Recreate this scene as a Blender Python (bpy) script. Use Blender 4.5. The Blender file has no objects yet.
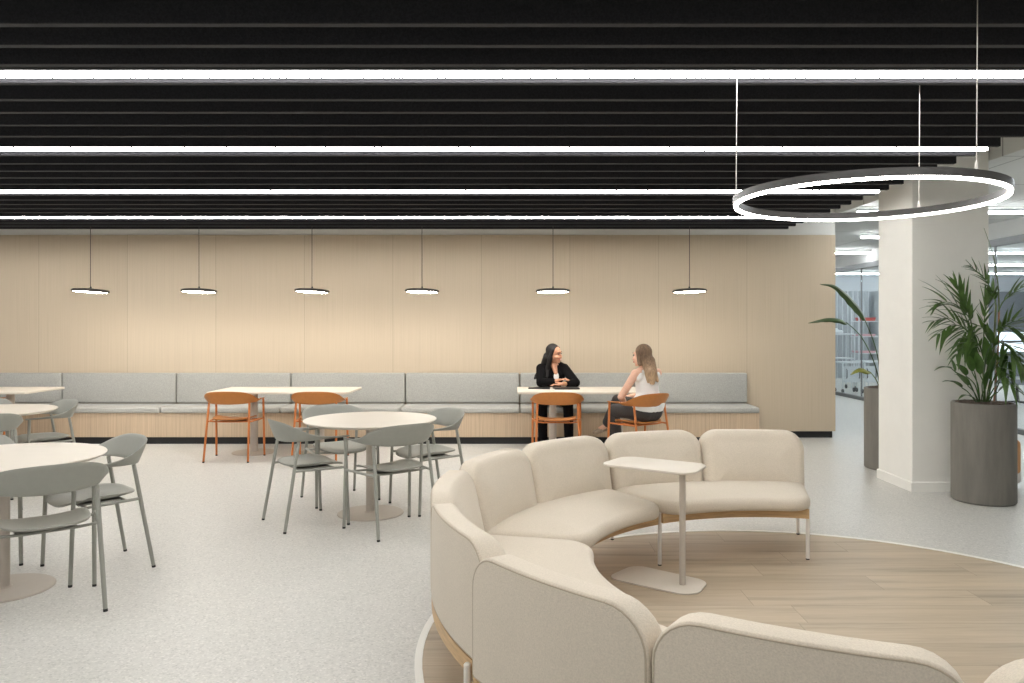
import bpy, bmesh, math, random
from math import sin, cos, pi, radians, sqrt, atan2
from mathutils import Vector, Matrix, Quaternion

random.seed(7)
S = bpy.context.scene
COL = S.collection

# ------------------------------------------------------------------ camera, world, exposure
F = 765.0                       # focal length in pixels of a 1024 px wide frame
cam_d = bpy.data.cameras.new('camera')
cam = bpy.data.objects.new('camera', cam_d)
COL.objects.link(cam)
cam.location = (0, 0, 1.5)
cam.rotation_euler = (pi / 2, 0, 0)
cam_d.sensor_width = 36.0
cam_d.lens = F * 36.0 / 1024
cam_d.shift_x = -4.0 / 1024
cam_d.shift_y = -15.5 / 1024
cam_d.clip_start = 0.05
S.camera = cam

W = bpy.data.worlds.new('world')
S.world = W
W.use_nodes = True
W.node_tree.nodes['Background'].inputs[0].default_value = (0.97, 0.98, 1.0, 1)
W.node_tree.nodes['Background'].inputs[1].default_value = 0.25
S.view_settings.view_transform = 'Standard'
S.view_settings.look = 'None'
S.view_settings.exposure = 0.13
S.view_settings.gamma = 1.0
S.view_settings.use_curve_mapping = False
STRIP = 49.0        # linear light emission
PEND = 33.0         # pendant lamp emission
RING = 16.0
OFFICE = 36.0

# ------------------------------------------------------------------ materials
def srgb(r, g, b):
    def f(c):
        c /= 255.0
        return c / 12.92 if c <= 0.04045 else ((c + 0.055) / 1.055) ** 2.4
    return (f(r), f(g), f(b), 1)

class NT:
    def __init__(s, name):
        s.m = bpy.data.materials.new(name)
        s.m.use_nodes = True
        s.t = s.m.node_tree
        s.b = s.t.nodes['Principled BSDF']
    def n(s, typ, **kw):
        nd = s.t.nodes.new(typ)
        for k, v in kw.items():
            setattr(nd, k, v)
        return nd
    def l(s, a, b):
        s.t.links.new(a, b)
    def math(s, op, a, b=None, c=None):
        nd = s.n('ShaderNodeMath', operation=op)
        for i, v in enumerate((a, b, c)):
            if v is None:
                continue
            if isinstance(v, (int, float)):
                nd.inputs[i].default_value = v
            else:
                s.l(v, nd.inputs[i])
        return nd.outputs[0]
    def coord(s, scale=(1, 1, 1), kind='Object'):
        tc = s.n('ShaderNodeTexCoord')
        mp = s.n('ShaderNodeMapping')
        mp.inputs['Scale'].default_value = scale
        s.l(tc.outputs[kind], mp.inputs[0])
        return mp.outputs[0]
    def noise(s, vec, scale=5, detail=3, rough=0.5):
        nd = s.n('ShaderNodeTexNoise')
        nd.inputs['Scale'].default_value = scale
        nd.inputs['Detail'].default_value = detail
        nd.inputs['Roughness'].default_value = rough
        s.l(vec, nd.inputs['Vector'])
        return nd.outputs['Fac']
    def ramp(s, fac, stops):
        nd = s.n('ShaderNodeValToRGB')
        e = nd.color_ramp.elements
        e[0].position, e[0].color = stops[0]
        e[1].position, e[1].color = stops[-1]
        for p, c in stops[1:-1]:
            x = e.new(p)
            x.color = c
        s.l(fac, nd.inputs[0])
        return nd.outputs[0]
    def mix(s, fac, a, b, mode='MIX'):
        nd = s.n('ShaderNodeMix', data_type='RGBA', blend_type=mode)
        for i, v in ((0, fac), (6, a), (7, b)):
            if isinstance(v, (int, float)):
                nd.inputs[i].default_value = v
            elif isinstance(v, tuple):
                nd.inputs[i].default_value = v
            else:
                s.l(v, nd.inputs[i])
        return nd.outputs[2]
    def bump(s, h, strength=0.3, dist=0.002):
        nd = s.n('ShaderNodeBump')
        nd.inputs['Strength'].default_value = strength
        nd.inputs['Distance'].default_value = dist
        s.l(h, nd.inputs['Height'])
        s.l(nd.outputs[0], s.b.inputs['Normal'])
    def color(s, c):
        if isinstance(c, tuple):
            s.b.inputs['Base Color'].default_value = c
        else:
            s.l(c, s.b.inputs['Base Color'])

def dark(c, k):
    return (c[0] * k, c[1] * k, c[2] * k, 1)

def plain(name, c, rough=0.5, var=0.04, scale=30, metal=0.0, spec=None, bump=0.0):
    t = NT(name)
    v = t.coord()
    n = t.noise(v, scale, 4)
    t.color(t.ramp(n, [(0.3, dark(c, 1 - var)), (0.7, dark(c, 1 + var))]))
    t.b.inputs['Roughness'].default_value = rough
    t.b.inputs['Metallic'].default_value = metal
    if spec is not None:
        t.b.inputs['Specular IOR Level'].default_value = spec
    if bump:
        t.bump(n, bump, 0.002)
    return t.m

def fabric(name, c, var=0.12, scale=260, bump=0.35, dist=0.002):
    t = NT(name)
    v = t.coord()
    n = t.noise(v, scale, 3, 0.6)
    n2 = t.noise(v, 4, 2)
    col = t.ramp(n, [(0.3, dark(c, 1 - var)), (0.7, dark(c, 1 + var))])
    col = t.mix(0.35, col, t.ramp(n2, [(0.3, dark(c, 0.95)), (0.7, dark(c, 1.04))]))
    t.color(col)
    t.b.inputs['Roughness'].default_value = 0.92
    t.b.inputs['Specular IOR Level'].default_value = 0.15
    t.b.inputs['Sheen Weight'].default_value = 0.15
    t.bump(n, bump, dist)
    return t.m

def emit(name, c, strength):
    t = NT(name)
    t.b.inputs['Base Color'].default_value = (0.9, 0.9, 0.9, 1)
    t.b.inputs['Emission Color'].default_value = c
    t.b.inputs['Emission Strength'].default_value = strength
    return t.m

def wood_wall():
    t = NT('pale_oak_panel')
    v = t.coord()
    sx = t.n('ShaderNodeSeparateXYZ')
    t.l(v, sx.inputs[0])
    pidx = t.math('FLOOR', t.math('DIVIDE', t.math('SUBTRACT', sx.outputs[0], 4.28), 1.186))
    wn = t.n('ShaderNodeTexWhiteNoise', noise_dimensions='1D')
    t.l(pidx, wn.inputs['W'])
    off = t.n('ShaderNodeCombineXYZ')
    t.l(t.math('MULTIPLY', wn.outputs[0], 13.0), off.inputs[2])
    add = t.n('ShaderNodeVectorMath', operation='ADD')
    t.l(v, add.inputs[0]); t.l(off.outputs[0], add.inputs[1])
    mp = t.n('ShaderNodeMapping')
    mp.inputs['Scale'].default_value = (120, 120, 0.9)
    t.l(add.outputs[0], mp.inputs[0])
    n = t.noise(mp.outputs[0], 1.0, 4, 0.6)
    c = srgb(199, 183, 160)
    col = t.ramp(n, [(0.25, dark(c, 0.91)), (0.5, c), (0.75, dark(c, 1.05))])
    tint = t.ramp(wn.outputs[0], [(0.0, (0.95, 0.94, 0.93, 1)), (1.0, (1.03, 1.03, 1.03, 1))])
    col = t.mix(1.0, col, tint, 'MULTIPLY')
    fr = t.math('FRACT', t.math('DIVIDE', t.math('SUBTRACT', sx.outputs[0], 4.28), 1.186))
    e = t.math('LESS_THAN', t.math('MINIMUM', fr, t.math('SUBTRACT', 1.0, fr)), 0.0025)
    t.color(t.mix(e, col, dark(c, 0.72)))
    t.b.inputs['Roughness'].default_value = 0.55
    t.b.inputs['Specular IOR Level'].default_value = 0.25
    return t.m

def wood_floor():
    t = NT('oak_plank_floor')
    v = t.coord()
    sx = t.n('ShaderNodeSeparateXYZ')
    t.l(v, sx.inputs[0])
    ry = t.math('DIVIDE', t.math('ADD', sx.outputs[1], 0.02), 0.242)
    row = t.math('FLOOR', ry)
    wn = t.n('ShaderNodeTexWhiteNoise', noise_dimensions='1D')
    t.l(row, wn.inputs['W'])
    rx = t.math('ADD', t.math('DIVIDE', sx.outputs[0], 1.28), t.math('MULTIPLY', wn.outputs[0], 7.0))
    idx = t.math('FLOOR', rx)
    cb = t.n('ShaderNodeCombineXYZ')
    t.l(row, cb.inputs[0]); t.l(idx, cb.inputs[1])
    w2 = t.n('ShaderNodeTexWhiteNoise', noise_dimensions='2D')
    t.l(cb.outputs[0], w2.inputs['Vector'])
    sc = t.n('ShaderNodeVectorMath', operation='SCALE')
    sc.inputs['Scale'].default_value = 9.0
    t.l(w2.outputs['Color'], sc.inputs[0])
    ad = t.n('ShaderNodeVectorMath', operation='ADD')
    t.l(v, ad.inputs[0]); t.l(sc.outputs[0], ad.inputs[1])
    mp = t.n('ShaderNodeMapping')
    mp.inputs['Scale'].default_value = (0.8, 11, 1)
    t.l(ad.outputs[0], mp.inputs[0])
    n = t.noise(mp.outputs[0], 1.0, 5, 0.62)
    mp2 = t.n('ShaderNodeMapping')
    mp2.inputs['Scale'].default_value = (4, 90, 1)
    t.l(ad.outputs[0], mp2.inputs[0])
    n2 = t.noise(mp2.outputs[0], 1.0, 3, 0.6)
    c = srgb(190, 173, 149)
    col = t.ramp(n, [(0.30, dark(c, 0.42)), (0.44, dark(c, 0.86)), (0.62, dark(c, 1.08))])
    col = t.mix(0.5, col, t.ramp(n2, [(0.3, dark(c, 0.85)), (0.7, dark(c, 1.05))]))
    tint = t.ramp(w2.outputs['Value'], [(0.0, (0.86, 0.85, 0.84, 1)), (1.0, (1.06, 1.06, 1.06, 1))])
    col = t.mix(1.0, col, tint, 'MULTIPLY')
    fy = t.math('FRACT', ry)
    fx = t.math('FRACT', rx)
    ey = t.math('LESS_THAN', fy, 0.010)
    ex = t.math('LESS_THAN', fx, 0.0024)
    t.color(t.mix(t.math('MULTIPLY', t.math('MAXIMUM', ex, ey), 0.6), col, dark(c, 0.35)))
    t.b.inputs['Roughness'].default_value = 0.45
    t.b.inputs['Specular IOR Level'].default_value = 0.35
    return t.m

def terrazzo():
    t = NT('speckled_vinyl_floor')
    v = t.coord()
    c = srgb(204, 202, 196)
    def vor(scale):
        nd = t.n('ShaderNodeTexVoronoi', feature='F1')
        nd.inputs['Scale'].default_value = scale
        t.l(v, nd.inputs['Vector'])
        return nd
    a = vor(110)
    bw = t.n('ShaderNodeSeparateColor')
    t.l(a.outputs['Color'], bw.inputs[0])
    col = t.ramp(bw.outputs[0], [(0.0, dark(c, 0.80)), (0.25, dark(c, 0.95)), (0.8, c), (1.0, dark(c, 1.13))])
    b2 = vor(45)
    sb = t.n('ShaderNodeSeparateColor')
    t.l(b2.outputs['Color'], sb.inputs[0])
    chip = t.math('MULTIPLY', t.math('LESS_THAN', b2.outputs['Distance'], 0.26), t.math('GREATER_THAN', sb.outputs[1], 0.72))
    col = t.mix(chip, col, dark(c, 1.16))
    chip2 = t.math('MULTIPLY', t.math('LESS_THAN', b2.outputs['Distance'], 0.22), t.math('LESS_THAN', sb.outputs[1], 0.12))
    col = t.mix(chip2, col, dark(c, 0.70))
    t.color(col)
    t.b.inputs['Roughness'].default_value = 0.38
    t.b.inputs['Specular IOR Level'].default_value = 0.4
    return t.m

def concrete(name, c):
    t = NT(name)
    v = t.coord((9, 9, 1.4))
    n = t.noise(v, 1.6, 5, 0.6)
    col = t.ramp(n, [(0.25, dark(c, 0.78)), (0.55, c), (0.8, dark(c, 1.15))])
    t.color(col)
    t.b.inputs['Roughness'].default_value = 0.75
    t.bump(t.noise(t.coord(), 60, 3), 0.15, 0.002)
    return t.m

def leafmat(name, c):
    t = NT(name)
    v = t.coord()
    n = t.noise(v, 14, 3)
    t.color(t.ramp(n, [(0.3, dark(c, 0.65)), (0.7, dark(c, 1.35))]))
    t.b.inputs['Roughness'].default_value = 0.4
    t.b.inputs['Specular IOR Level'].default_value = 0.4
    return t.m

def grain(name, c, axis_scale=(3, 3, 40)):
    t = NT(name)
    n = t.noise(t.coord(axis_scale), 1.5, 4, 0.6)
    t.color(t.ramp(n, [(0.3, dark(c, 0.78)), (0.7, dark(c, 1.12))]))
    t.b.inputs['Roughness'].default_value = 0.5
    return t.m

def hairmat(name, c1, c2):
    t = NT(name)
    n = t.noise(t.coord((120, 120, 6)), 1.0, 3)
    v = t.n('ShaderNodeTexCoord')
    sx = t.n('ShaderNodeSeparateXYZ')
    t.l(v.outputs['Generated'], sx.inputs[0])
    base = t.ramp(sx.outputs[2], [(0.0, c2), (0.65, c1), (1.0, c1)])
    t.color(t.mix(1.0, base, t.ramp(n, [(0.3, (0.6, 0.6, 0.6, 1)), (0.7, (1.3, 1.3, 1.3, 1))]), 'MULTIPLY'))
    t.b.inputs['Roughness'].default_value = 0.7
    return t.m

def glassmat(name, tint=(0.93, 0.96, 0.97), fac=0.92):
    m = bpy.data.materials.new(name)
    m.use_nodes = True
    t = m.node_tree
    t.nodes.clear()
    o = t.nodes.new('ShaderNodeOutputMaterial')
    mx = t.nodes.new('ShaderNodeMixShader')
    tr = t.nodes.new('ShaderNodeBsdfTransparent')
    gl = t.nodes.new('ShaderNodeBsdfGlossy')
    gl.inputs['Roughness'].default_value = 0.03
    tr.inputs[0].default_value = (*tint, 1)
    mx.inputs[0].default_value = 1 - fac
    t.links.new(tr.outputs[0], mx.inputs[1])
    t.links.new(gl.outputs[0], mx.inputs[2])
    t.links.new(mx.outputs[0], o.inputs[0])
    return m

M = {}
M['floor'] = terrazzo()
M['plank'] = wood_floor()
M['panel'] = wood_wall()
M['white'] = plain('white_paint', srgb(240, 238, 231), 0.6, 0.015, 6)
M['band'] = plain('grey_white_paint', srgb(222, 221, 216), 0.7, 0.015, 6)
M['ceil'] = plain('white_ceiling', srgb(214, 214, 210), 0.8, 0.02, 3)
M['black'] = plain('black_plinth', srgb(22, 22, 23), 0.4, 0.1)
M['felt'] = fabric('black_felt', srgb(46, 46, 49), 0.35, 120, 0.4)
M['housing'] = plain('dark_metal', srgb(60, 58, 56), 0.4, 0.05)
M['strip'] = emit('strip_light', (1.0, 0.985, 0.96, 1), STRIP)
M['pend'] = emit('pendant_light', (1.0, 0.945, 0.86, 1), PEND)
M['ring'] = emit('ring_light', (1.0, 0.96, 0.90, 1), RING)
M['office'] = emit('office_light', (0.93, 0.97, 1.0, 1), OFFICE)
M['lampblack'] = plain('bronze_black', srgb(48, 42, 38), 0.4, 0.05)
M['bench'] = fabric('grey_wool', srgb(170, 169, 163), 0.28, 150, 0.3)
M['benchwood'] = grain('bench_oak', srgb(196, 173, 146), (110, 110, 1))
M['cream'] = fabric('cream_boucle', srgb(212, 201, 184), 0.13, 200, 0.5, 0.003)
M['pipe'] = fabric('cream_seam', srgb(184, 171, 151), 0.1, 200, 0.2)
M['oak'] = grain('oak_frame', srgb(204, 170, 126), (6, 6, 60))
M['legwhite'] = plain('white_metal', srgb(228, 222, 214), 0.35, 0.02)
M['glide'] = plain('black_plastic', srgb(25, 25, 25), 0.5, 0.1)
M['top'] = plain('cream_laminate', srgb(211, 202, 188), 0.42, 0.015, 8)
M['pole'] = plain('beige_metal', srgb(186, 176, 164), 0.45, 0.02)
M['sage'] = plain('sage_grey_metal', srgb(151, 151, 142), 0.5, 0.02)
M['orange'] = plain('rust_orange_paint', srgb(194, 114, 54), 0.45, 0.03)
M['orangeseat'] = plain('rust_orange_ply', srgb(180, 114, 52), 0.45, 0.05)
M['planter'] = concrete('taupe_concrete', srgb(124, 120, 112))
M['soil'] = plain('soil_pebbles', srgb(84, 72, 60), 0.9, 0.45, 90, bump=0.8)
M['leaf'] = leafmat('palm_leaf', srgb(76, 104, 48))
M['leaf2'] = leafmat('lily_leaf', srgb(66, 96, 42))
M['leaf3'] = leafmat('bird_leaf', srgb(58, 80, 42))
M['leaf4'] = leafmat('yellow_leaf', srgb(120, 122, 44))
M['stem'] = leafmat('stem_green', srgb(96, 108, 62))
M['cane'] = plain('brown_cane', srgb(150, 112, 84), 0.7, 0.2)
M['skinA'] = plain('skin_warm', srgb(196, 142, 112), 0.5, 0.04)
M['skinB'] = plain('skin_pale', srgb(224, 178, 152), 0.5, 0.04)
M['hairA'] = hairmat('black_hair', srgb(25, 20, 19), srgb(22, 18, 17))
M['hairB'] = hairmat('brown_hair', srgb(112, 88, 66), srgb(196, 164, 128))
M['jacket'] = plain('black_cloth', srgb(17, 16, 17), 0.9, 0.2, 90, spec=0.1)
M['shirt'] = fabric('white_cloth', srgb(238, 236, 232), 0.03, 90, 0.2)
M['trouser'] = fabric('charcoal_cloth', srgb(62, 58, 56), 0.15, 90, 0.3)
M['shoe'] = plain('taupe_shoe', srgb(150, 132, 112), 0.5, 0.08)
M['eye'] = plain('eye_dark', srgb(30, 22, 20), 0.3, 0.1)
M['lip'] = plain('lips', srgb(176, 92, 84), 0.5, 0.05)
M['teeth'] = plain('teeth', srgb(236, 228, 218), 0.3, 0.02)
M['device'] = plain('black_device', srgb(24, 24, 26), 0.35, 0.1)
M['glass'] = glassmat('clear_glass')
M['mull'] = plain('grey_aluminium', srgb(120, 122, 122), 0.5, 0.03)
M['curtain'] = fabric('grey_curtain', srgb(178, 183, 186), 0.1, 60, 0.2)
M['blind'] = plain('grey_blind', srgb(128, 132, 138), 0.8, 0.05)
M['sky'] = emit('daylight_window', (0.85, 0.93, 1.0, 1), 1.6)
M['steel'] = plain('white_steel', srgb(222, 226, 228), 0.4, 0.02)
M['greypanel'] = plain('pale_grey_panel', srgb(206, 211, 214), 0.6, 0.02)
M['red'] = plain('red_box', srgb(206, 74, 60), 0.5, 0.05)
M['pink'] = plain('pink_tray', srgb(226, 176, 182), 0.5, 0.05)
M['tan'] = fabric('tan_upholstery', srgb(212, 160, 112), 0.08, 160, 0.2)
M['watch'] = plain('gold_metal', srgb(200, 170, 110), 0.3, 0.05, metal=0.8)
M['darkline'] = plain('dark_joint', srgb(50, 48, 45), 0.8, 0.05)

# ------------------------------------------------------------------ helpers
def finish(name, bm, mat, parent=None, smooth=35, recalc=True):
    if recalc:
        bmesh.ops.recalc_face_normals(bm, faces=bm.faces[:])
    me = bpy.data.meshes.new(name)
    bm.to_mesh(me)
    bm.free()
    if smooth:
        for p in me.polygons:
            p.use_smooth = True
        me.set_sharp_from_angle(angle=radians(smooth))
    me.materials.append(M[mat] if isinstance(mat, str) else mat)
    o = bpy.data.objects.new(name, me)
    COL.objects.link(o)
    if parent is not None:
        o.parent = parent
    return o

def tag(o, label, cat, group=None):
    o['label'] = label
    o['category'] = cat
    if group:
        o['group'] = group
    return o

def thing(name, label, cat, loc=(0, 0, 0), rz=0.0, group=None):
    o = bpy.data.objects.new(name, None)
    o.empty_display_size = 0.1
    COL.objects.link(o)
    o.location = loc
    o.rotation_euler = (0, 0, rz)
    return tag(o, label, cat, group)

def struct(name, bm, mat, smooth=35):
    o = finish(name, bm, mat, None, smooth)
    o['kind'] = 'structure'
    return o

def copy_tree(o, parent=None):
    c = o.copy()
    COL.objects.link(c)
    if parent is not None:
        c.parent = parent
    for ch in list(o.children):
        copy_tree(ch, c)
    return c

def box(bm, x0, x1, y0, y1, z0, z1, bev=0.0, seg=2):
    r = bmesh.ops.create_cube(bm, size=1.0)
    vs = r['verts']
    for v in vs:
        v.co = Vector(((x0 + x1) / 2 + v.co.x * (x1 - x0), (y0 + y1) / 2 + v.co.y * (y1 - y0), (z0 + z1) / 2 + v.co.z * (z1 - z0)))
    if bev:
        es = {e for v in vs for e in v.link_edges}
        bmesh.ops.bevel(bm, geom=list(es), offset=bev, segments=seg, affect='EDGES', profile=0.5)
    return vs

def bx(*a, **k):
    bm = bmesh.new()
    box(bm, *a, **k)
    return bm

def loft(bm, rings, closed=True, cap0=True, cap1=True):
    vr = [[bm.verts.new(p) for p in r] for r in rings]
    n = len(vr[0])
    for a, b in zip(vr, vr[1:]):
        for i in range(n if closed else n - 1):
            j = (i + 1) % n
            try:
                bm.faces.new((a[i], a[j], b[j], b[i]))
            except ValueError:
                pass
    if cap0:
        bm.faces.new(vr[0][::-1])
    if cap1:
        bm.faces.new(vr[-1])
    return vr

def tube(bm, pts, r, seg=10, caps=True, flat=1.0):
    pts = [Vector(p) for p in pts]
    n = len(pts)
    rs = r if isinstance(r, (list, tuple)) else [r] * n
    tang = []
    for i in range(n):
        a = pts[max(i - 1, 0)]
        b = pts[min(i + 1, n - 1)]
        tang.append((b - a).normalized())
    up = Vector((0, 0, 1)) if abs(tang[0].z) < 0.9 else Vector((1, 0, 0))
    u = (up - tang[0] * up.dot(tang[0])).normalized()
    rings = []
    for i in range(n):
        if i:
            q = tang[i - 1].rotation_difference(tang[i])
            u = q @ u
        w = tang[i].cross(u)
        rings.append([pts[i] + (u * cos(2 * pi * k / seg) + w * sin(2 * pi * k / seg) * flat) * rs[i] for k in range(seg)])
    loft(bm, rings, True, caps, caps)

def tb(*a, **k):
    bm = bmesh.new()
    tube(bm, *a, **k)
    return bm

def lathe(bm, prof, seg=48, cx=0, cy=0):
    rings = []
    for r, z in prof:
        rings.append([Vector((cx + r * cos(2 * pi * k / seg), cy + r * sin(2 * pi * k / seg), z)) for k in range(seg)])
    loft(bm, rings, True, True, True)

def lt(*a, **k):
    bm = bmesh.new()
    lathe(bm, *a, **k)
    return bm

def catmull(pts, sub):
    pts = [Vector(p) for p in pts]
    out = []
    n = len(pts)
    for i in range(n - 1):
        p0 = pts[max(i - 1, 0)]; p1 = pts[i]; p2 = pts[i + 1]; p3 = pts[min(i + 2, n - 1)]
        for k in range(sub):
            t = k / sub
            out.append(0.5 * ((2 * p1) + (p2 - p0) * t + (2 * p0 - 5 * p1 + 4 * p2 - p3) * t * t + (3 * p1 - p0 - 3 * p2 + p3) * t ** 3))
    out.append(pts[-1])
    return out

def rounded_poly(corners, rad, seg=8):
    """rounded polygon outline; corners list of (x, y), counter-clockwise"""
    n = len(corners)
    out = []
    for i in range(n):
        p = Vector(corners[i]); a = Vector(corners[i - 1]); b = Vector(corners[(i + 1) % n])
        r = rad[i] if isinstance(rad, (list, tuple)) else rad
        da = (a - p).normalized(); db = (b - p).normalized()
        ang = da.angle(db)
        d = r / math.tan(ang / 2)
        c = p + (da + db).normalized() * (r / sin(ang / 2))
        s = p + da * d; e = p + db * d
        a0 = atan2(s.y - c.y, s.x - c.x); a1 = atan2(e.y - c.y, e.x - c.x)
        while a1 < a0 - 1e-6:
            a1 += 2 * pi
        if a1 - a0 > pi:
            a1 -= 2 * pi
        for k in range(seg + 1):
            t = a0 + (a1 - a0) * k / seg
            out.append((c.x + r * cos(t), c.y + r * sin(t)))
    return out

def slab(bm, outline, z0, z1, e=0.004):
    """plate with softened rims"""
    cx = sum(p[0] for p in outline) / len(outline); cy = sum(p[1] for p in outline) / len(outline)
    def ring(d, z):
        r = []
        for x, y in outline:
            L = sqrt((x - cx) ** 2 + (y - cy) ** 2)
            k = (L - d) / L
            r.append(Vector((cx + (x - cx) * k, cy + (y - cy) * k, z)))
        return r
    loft(bm, [ring(e, z0), ring(e * 0.3, z0 + e * 0.3), ring(0, z0 + e), ring(0, z1 - e), ring(e * 0.3, z1 - e * 0.3), ring(e, z1)])

# ------------------------------------------------------------------ room shell
Zc = 3.25       # ceiling above the baffles
Zo = 3.0        # open office ceiling
XL = -11.0
struct('floor', bx(XL, 16, -3, 23.3, -0.1, 0.0), 'floor', 0)

CX, CY, CR = 1.52, 3.63, 1.95
bm = lt([(CR, 0.0), (CR, 0.004)], seg=128, cx=0, cy=0)
o = struct('floor_circle', bm, 'plank', 0)
o.location = (CX, CY, 0)
bm = bmesh.new()
rings = []
for r, z in ((CR + 0.001, 0.0), (CR + 0.001, 0.006), (CR + 0.035, 0.006), (CR + 0.035, 0.0)):
    rings.append([Vector((r * cos(2 * pi * k / 128), r * sin(2 * pi * k / 128), z)) for k in range(128)])
rings.append(rings[0])
loft(bm, rings, True, False, False)
bmesh.ops.remove_doubles(bm, verts=bm.verts[:], dist=1e-5)
o = struct('trim_1', bm, 'white', 30)
o.location = (CX, CY, 0)

YW = 10.25
struct('wall_back', bx(XL, 4.28, YW, YW + 0.2, 0.09, 2.72), 'panel', 0)
struct('trim_2', bx(XL, 4.28, YW + 0.012, YW + 0.19, 2.72, Zc), 'band', 0)
struct('baseboard_back', bx(XL, 4.25, YW + 0.03, YW + 0.17, 0.0, 0.09), 'black', 0)
struct('ceiling', bx(XL, 4.3, -0.5, YW + 0.2, Zc, Zc + 0.1), 'ceil', 0)

def tiled_ceiling():
    t = NT('tile_ceiling')
    v = t.coord()
    sx = t.n('ShaderNodeSeparateXYZ')
    t.l(v, sx.inputs[0])
    f1 = t.math('FRACT', t.math('DIVIDE', sx.outputs[0], 1.5))
    f2 = t.math('FRACT', t.math('DIVIDE', sx.outputs[1], 1.35))
    e = t.math('MAXIMUM', t.math('LESS_THAN', f1, 0.012), t.math('LESS_THAN', f2, 0.014))
    t.color(t.mix(e, srgb(206, 207, 204), srgb(150, 151, 149)))
    t.b.inputs['Roughness'].default_value = 0.85
    return t.m
M['tile'] = tiled_ceiling()
struct('ceiling_office', bx(4.3, 16, -0.5, 23.3, Zo, Zc + 0.1), 'tile', 0)
struct('ceiling_corridor', bx(XL, 4.3, YW + 0.2, 23.3, Zo, Zc + 0.1), 'tile', 0)

# structural column with baseboard
struct('column', bx(3.585, 4.28, 6.925, 7.565, 0, Zc, bev=0.004, seg=1), 'white', 0)
bm = bmesh.new()
out = [(3.573, 6.913), (4.292, 6.913), (4.292, 7.577), (3.573, 7.577)]
def rr(d, z):
    return [Vector(p) for p in ((3.573 + d, 6.913 + d, z), (4.292 - d, 6.913 + d, z), (4.292 - d, 7.577 - d, z), (3.573 + d, 7.577 - d, z))]
loft(bm, [rr(0, 0), rr(0, 0.082), rr(0.008, 0.09)])
struct('baseboard_column', bm, 'white', 0)

# ------------------------------------------------------------------ ceiling baffles and strip lights
PITCH = 1.6 / 6
LY = [0.46, 2.065, 3.625, 5.14, 6.77, 8.37]
def xend(y):
    return 3.03 + 0.03 * y
k = 0
base = 8.37
for i in range(-30, 4):
    y = base + PITCH * (i + 0.5)
    if y < 0.6:
        continue
    if y < 3.3:
        y += 0.10 if y < 3.0 else 0.06
    elif y < 4.1:
        y += 0.03
    o = finish('acoustic_baffle', bx(XL + 1.5, xend(y), -0.02, 0.02, 2.68, 3.0, bev=0.003, seg=1), 'felt', None, 0)
    o.location = (0, y, 0)
    tag(o, 'long charcoal felt baffle hanging edge-down in the row under the ceiling', 'ceiling baffle', 'felt ceiling baffles')
    for xx in (-6.0, -2.0, 1.8):
        finish('hanger', tb([(xx, 0, 3.0), (xx, 0, Zc - 0.001)], 0.004, 6), 'housing', o)

slabels = {2: 'long white strip light nearest to the camera of the four between the baffles',
           3: 'second strip light counting from the camera, its end showing beside the ring lamp cable',
           4: 'third strip light from the camera, ending beside the white column',
           5: 'farthest strip light between the baffles, closest to the oak wall'}
for i, y in enumerate(LY):
    r = thing('strip_light', slabels.get(i, 'long white strip light overhead of the camera between the baffles'), 'ceiling light', (0, y, 0),
              group='strip lights between the baffles')
    if i < 2:
        r['label'] = 'white strip light between the ceiling baffles above and behind the camera'
    x1 = xend(y) - 0.02
    bm = bmesh.new()
    box(bm, XL + 1.5, x1, -0.035, 0.035, 2.70, 2.80)
    finish('housing', bm, 'housing', r, 0)
    finish('diffuser', bx(XL + 1.5, x1, -0.0155, 0.0155, 2.68, 2.6995, bev=0.005, seg=2), 'strip', r, 0)
    for xx in (-6, -2, 2.0):
        finish('cable', tb([(xx, 0, 2.80), (xx, 0, Zc - 0.001)], 0.003, 6), 'housing', r)

# ------------------------------------------------------------------ ring lamp
RX, RY, RZ = 1.592, 3.50, 2.104
ring = thing('ring_lamp', 'large circular hanging ring lamp with dark metal rim and glowing underside', 'pendant light', (RX, RY, RZ))
def ringmesh(prof, seg=160):
    bm = bmesh.new()
    rings = []
    for r, z in prof + [prof[0]]:
        rings.append([Vector((r * cos(2 * pi * k / seg), r * sin(2 * pi * k / seg), z)) for k in range(seg)])
    loft(bm, rings, True, False, False)
    bmesh.ops.remove_doubles(bm, verts=bm.verts[:], dist=1e-6)
    return bm
RR = 0.577
ring.rotation_euler = (-0.008, 0.0104, 0)
finish('housing', ringmesh([(RR, 0.0), (RR, -0.032), (RR - 0.024, -0.032), (RR - 0.024, 0.0)]), 'housing', ring, 30)
finish('diffuser', ringmesh([(RR - 0.003, -0.0325), (RR - 0.005, -0.043), (RR - 0.019, -0.043), (RR - 0.021, -0.0325)]), 'ring', ring, 30)
for deg in (39, 160, -69.6):
    ax, ay = (RR - 0.013) * cos(radians(deg)), (RR - 0.013) * sin(radians(deg))
    c = finish('cable', tb([(ax, ay, 0.03), (ax, ay, Zc - RZ)], 0.0022, 6), 'legwhite', ring)
    finish('gripper', lt([(0.006, 0.0), (0.006, 0.03), (0.003, 0.036)], 12, ax, ay), 'legwhite', ring)

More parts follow.
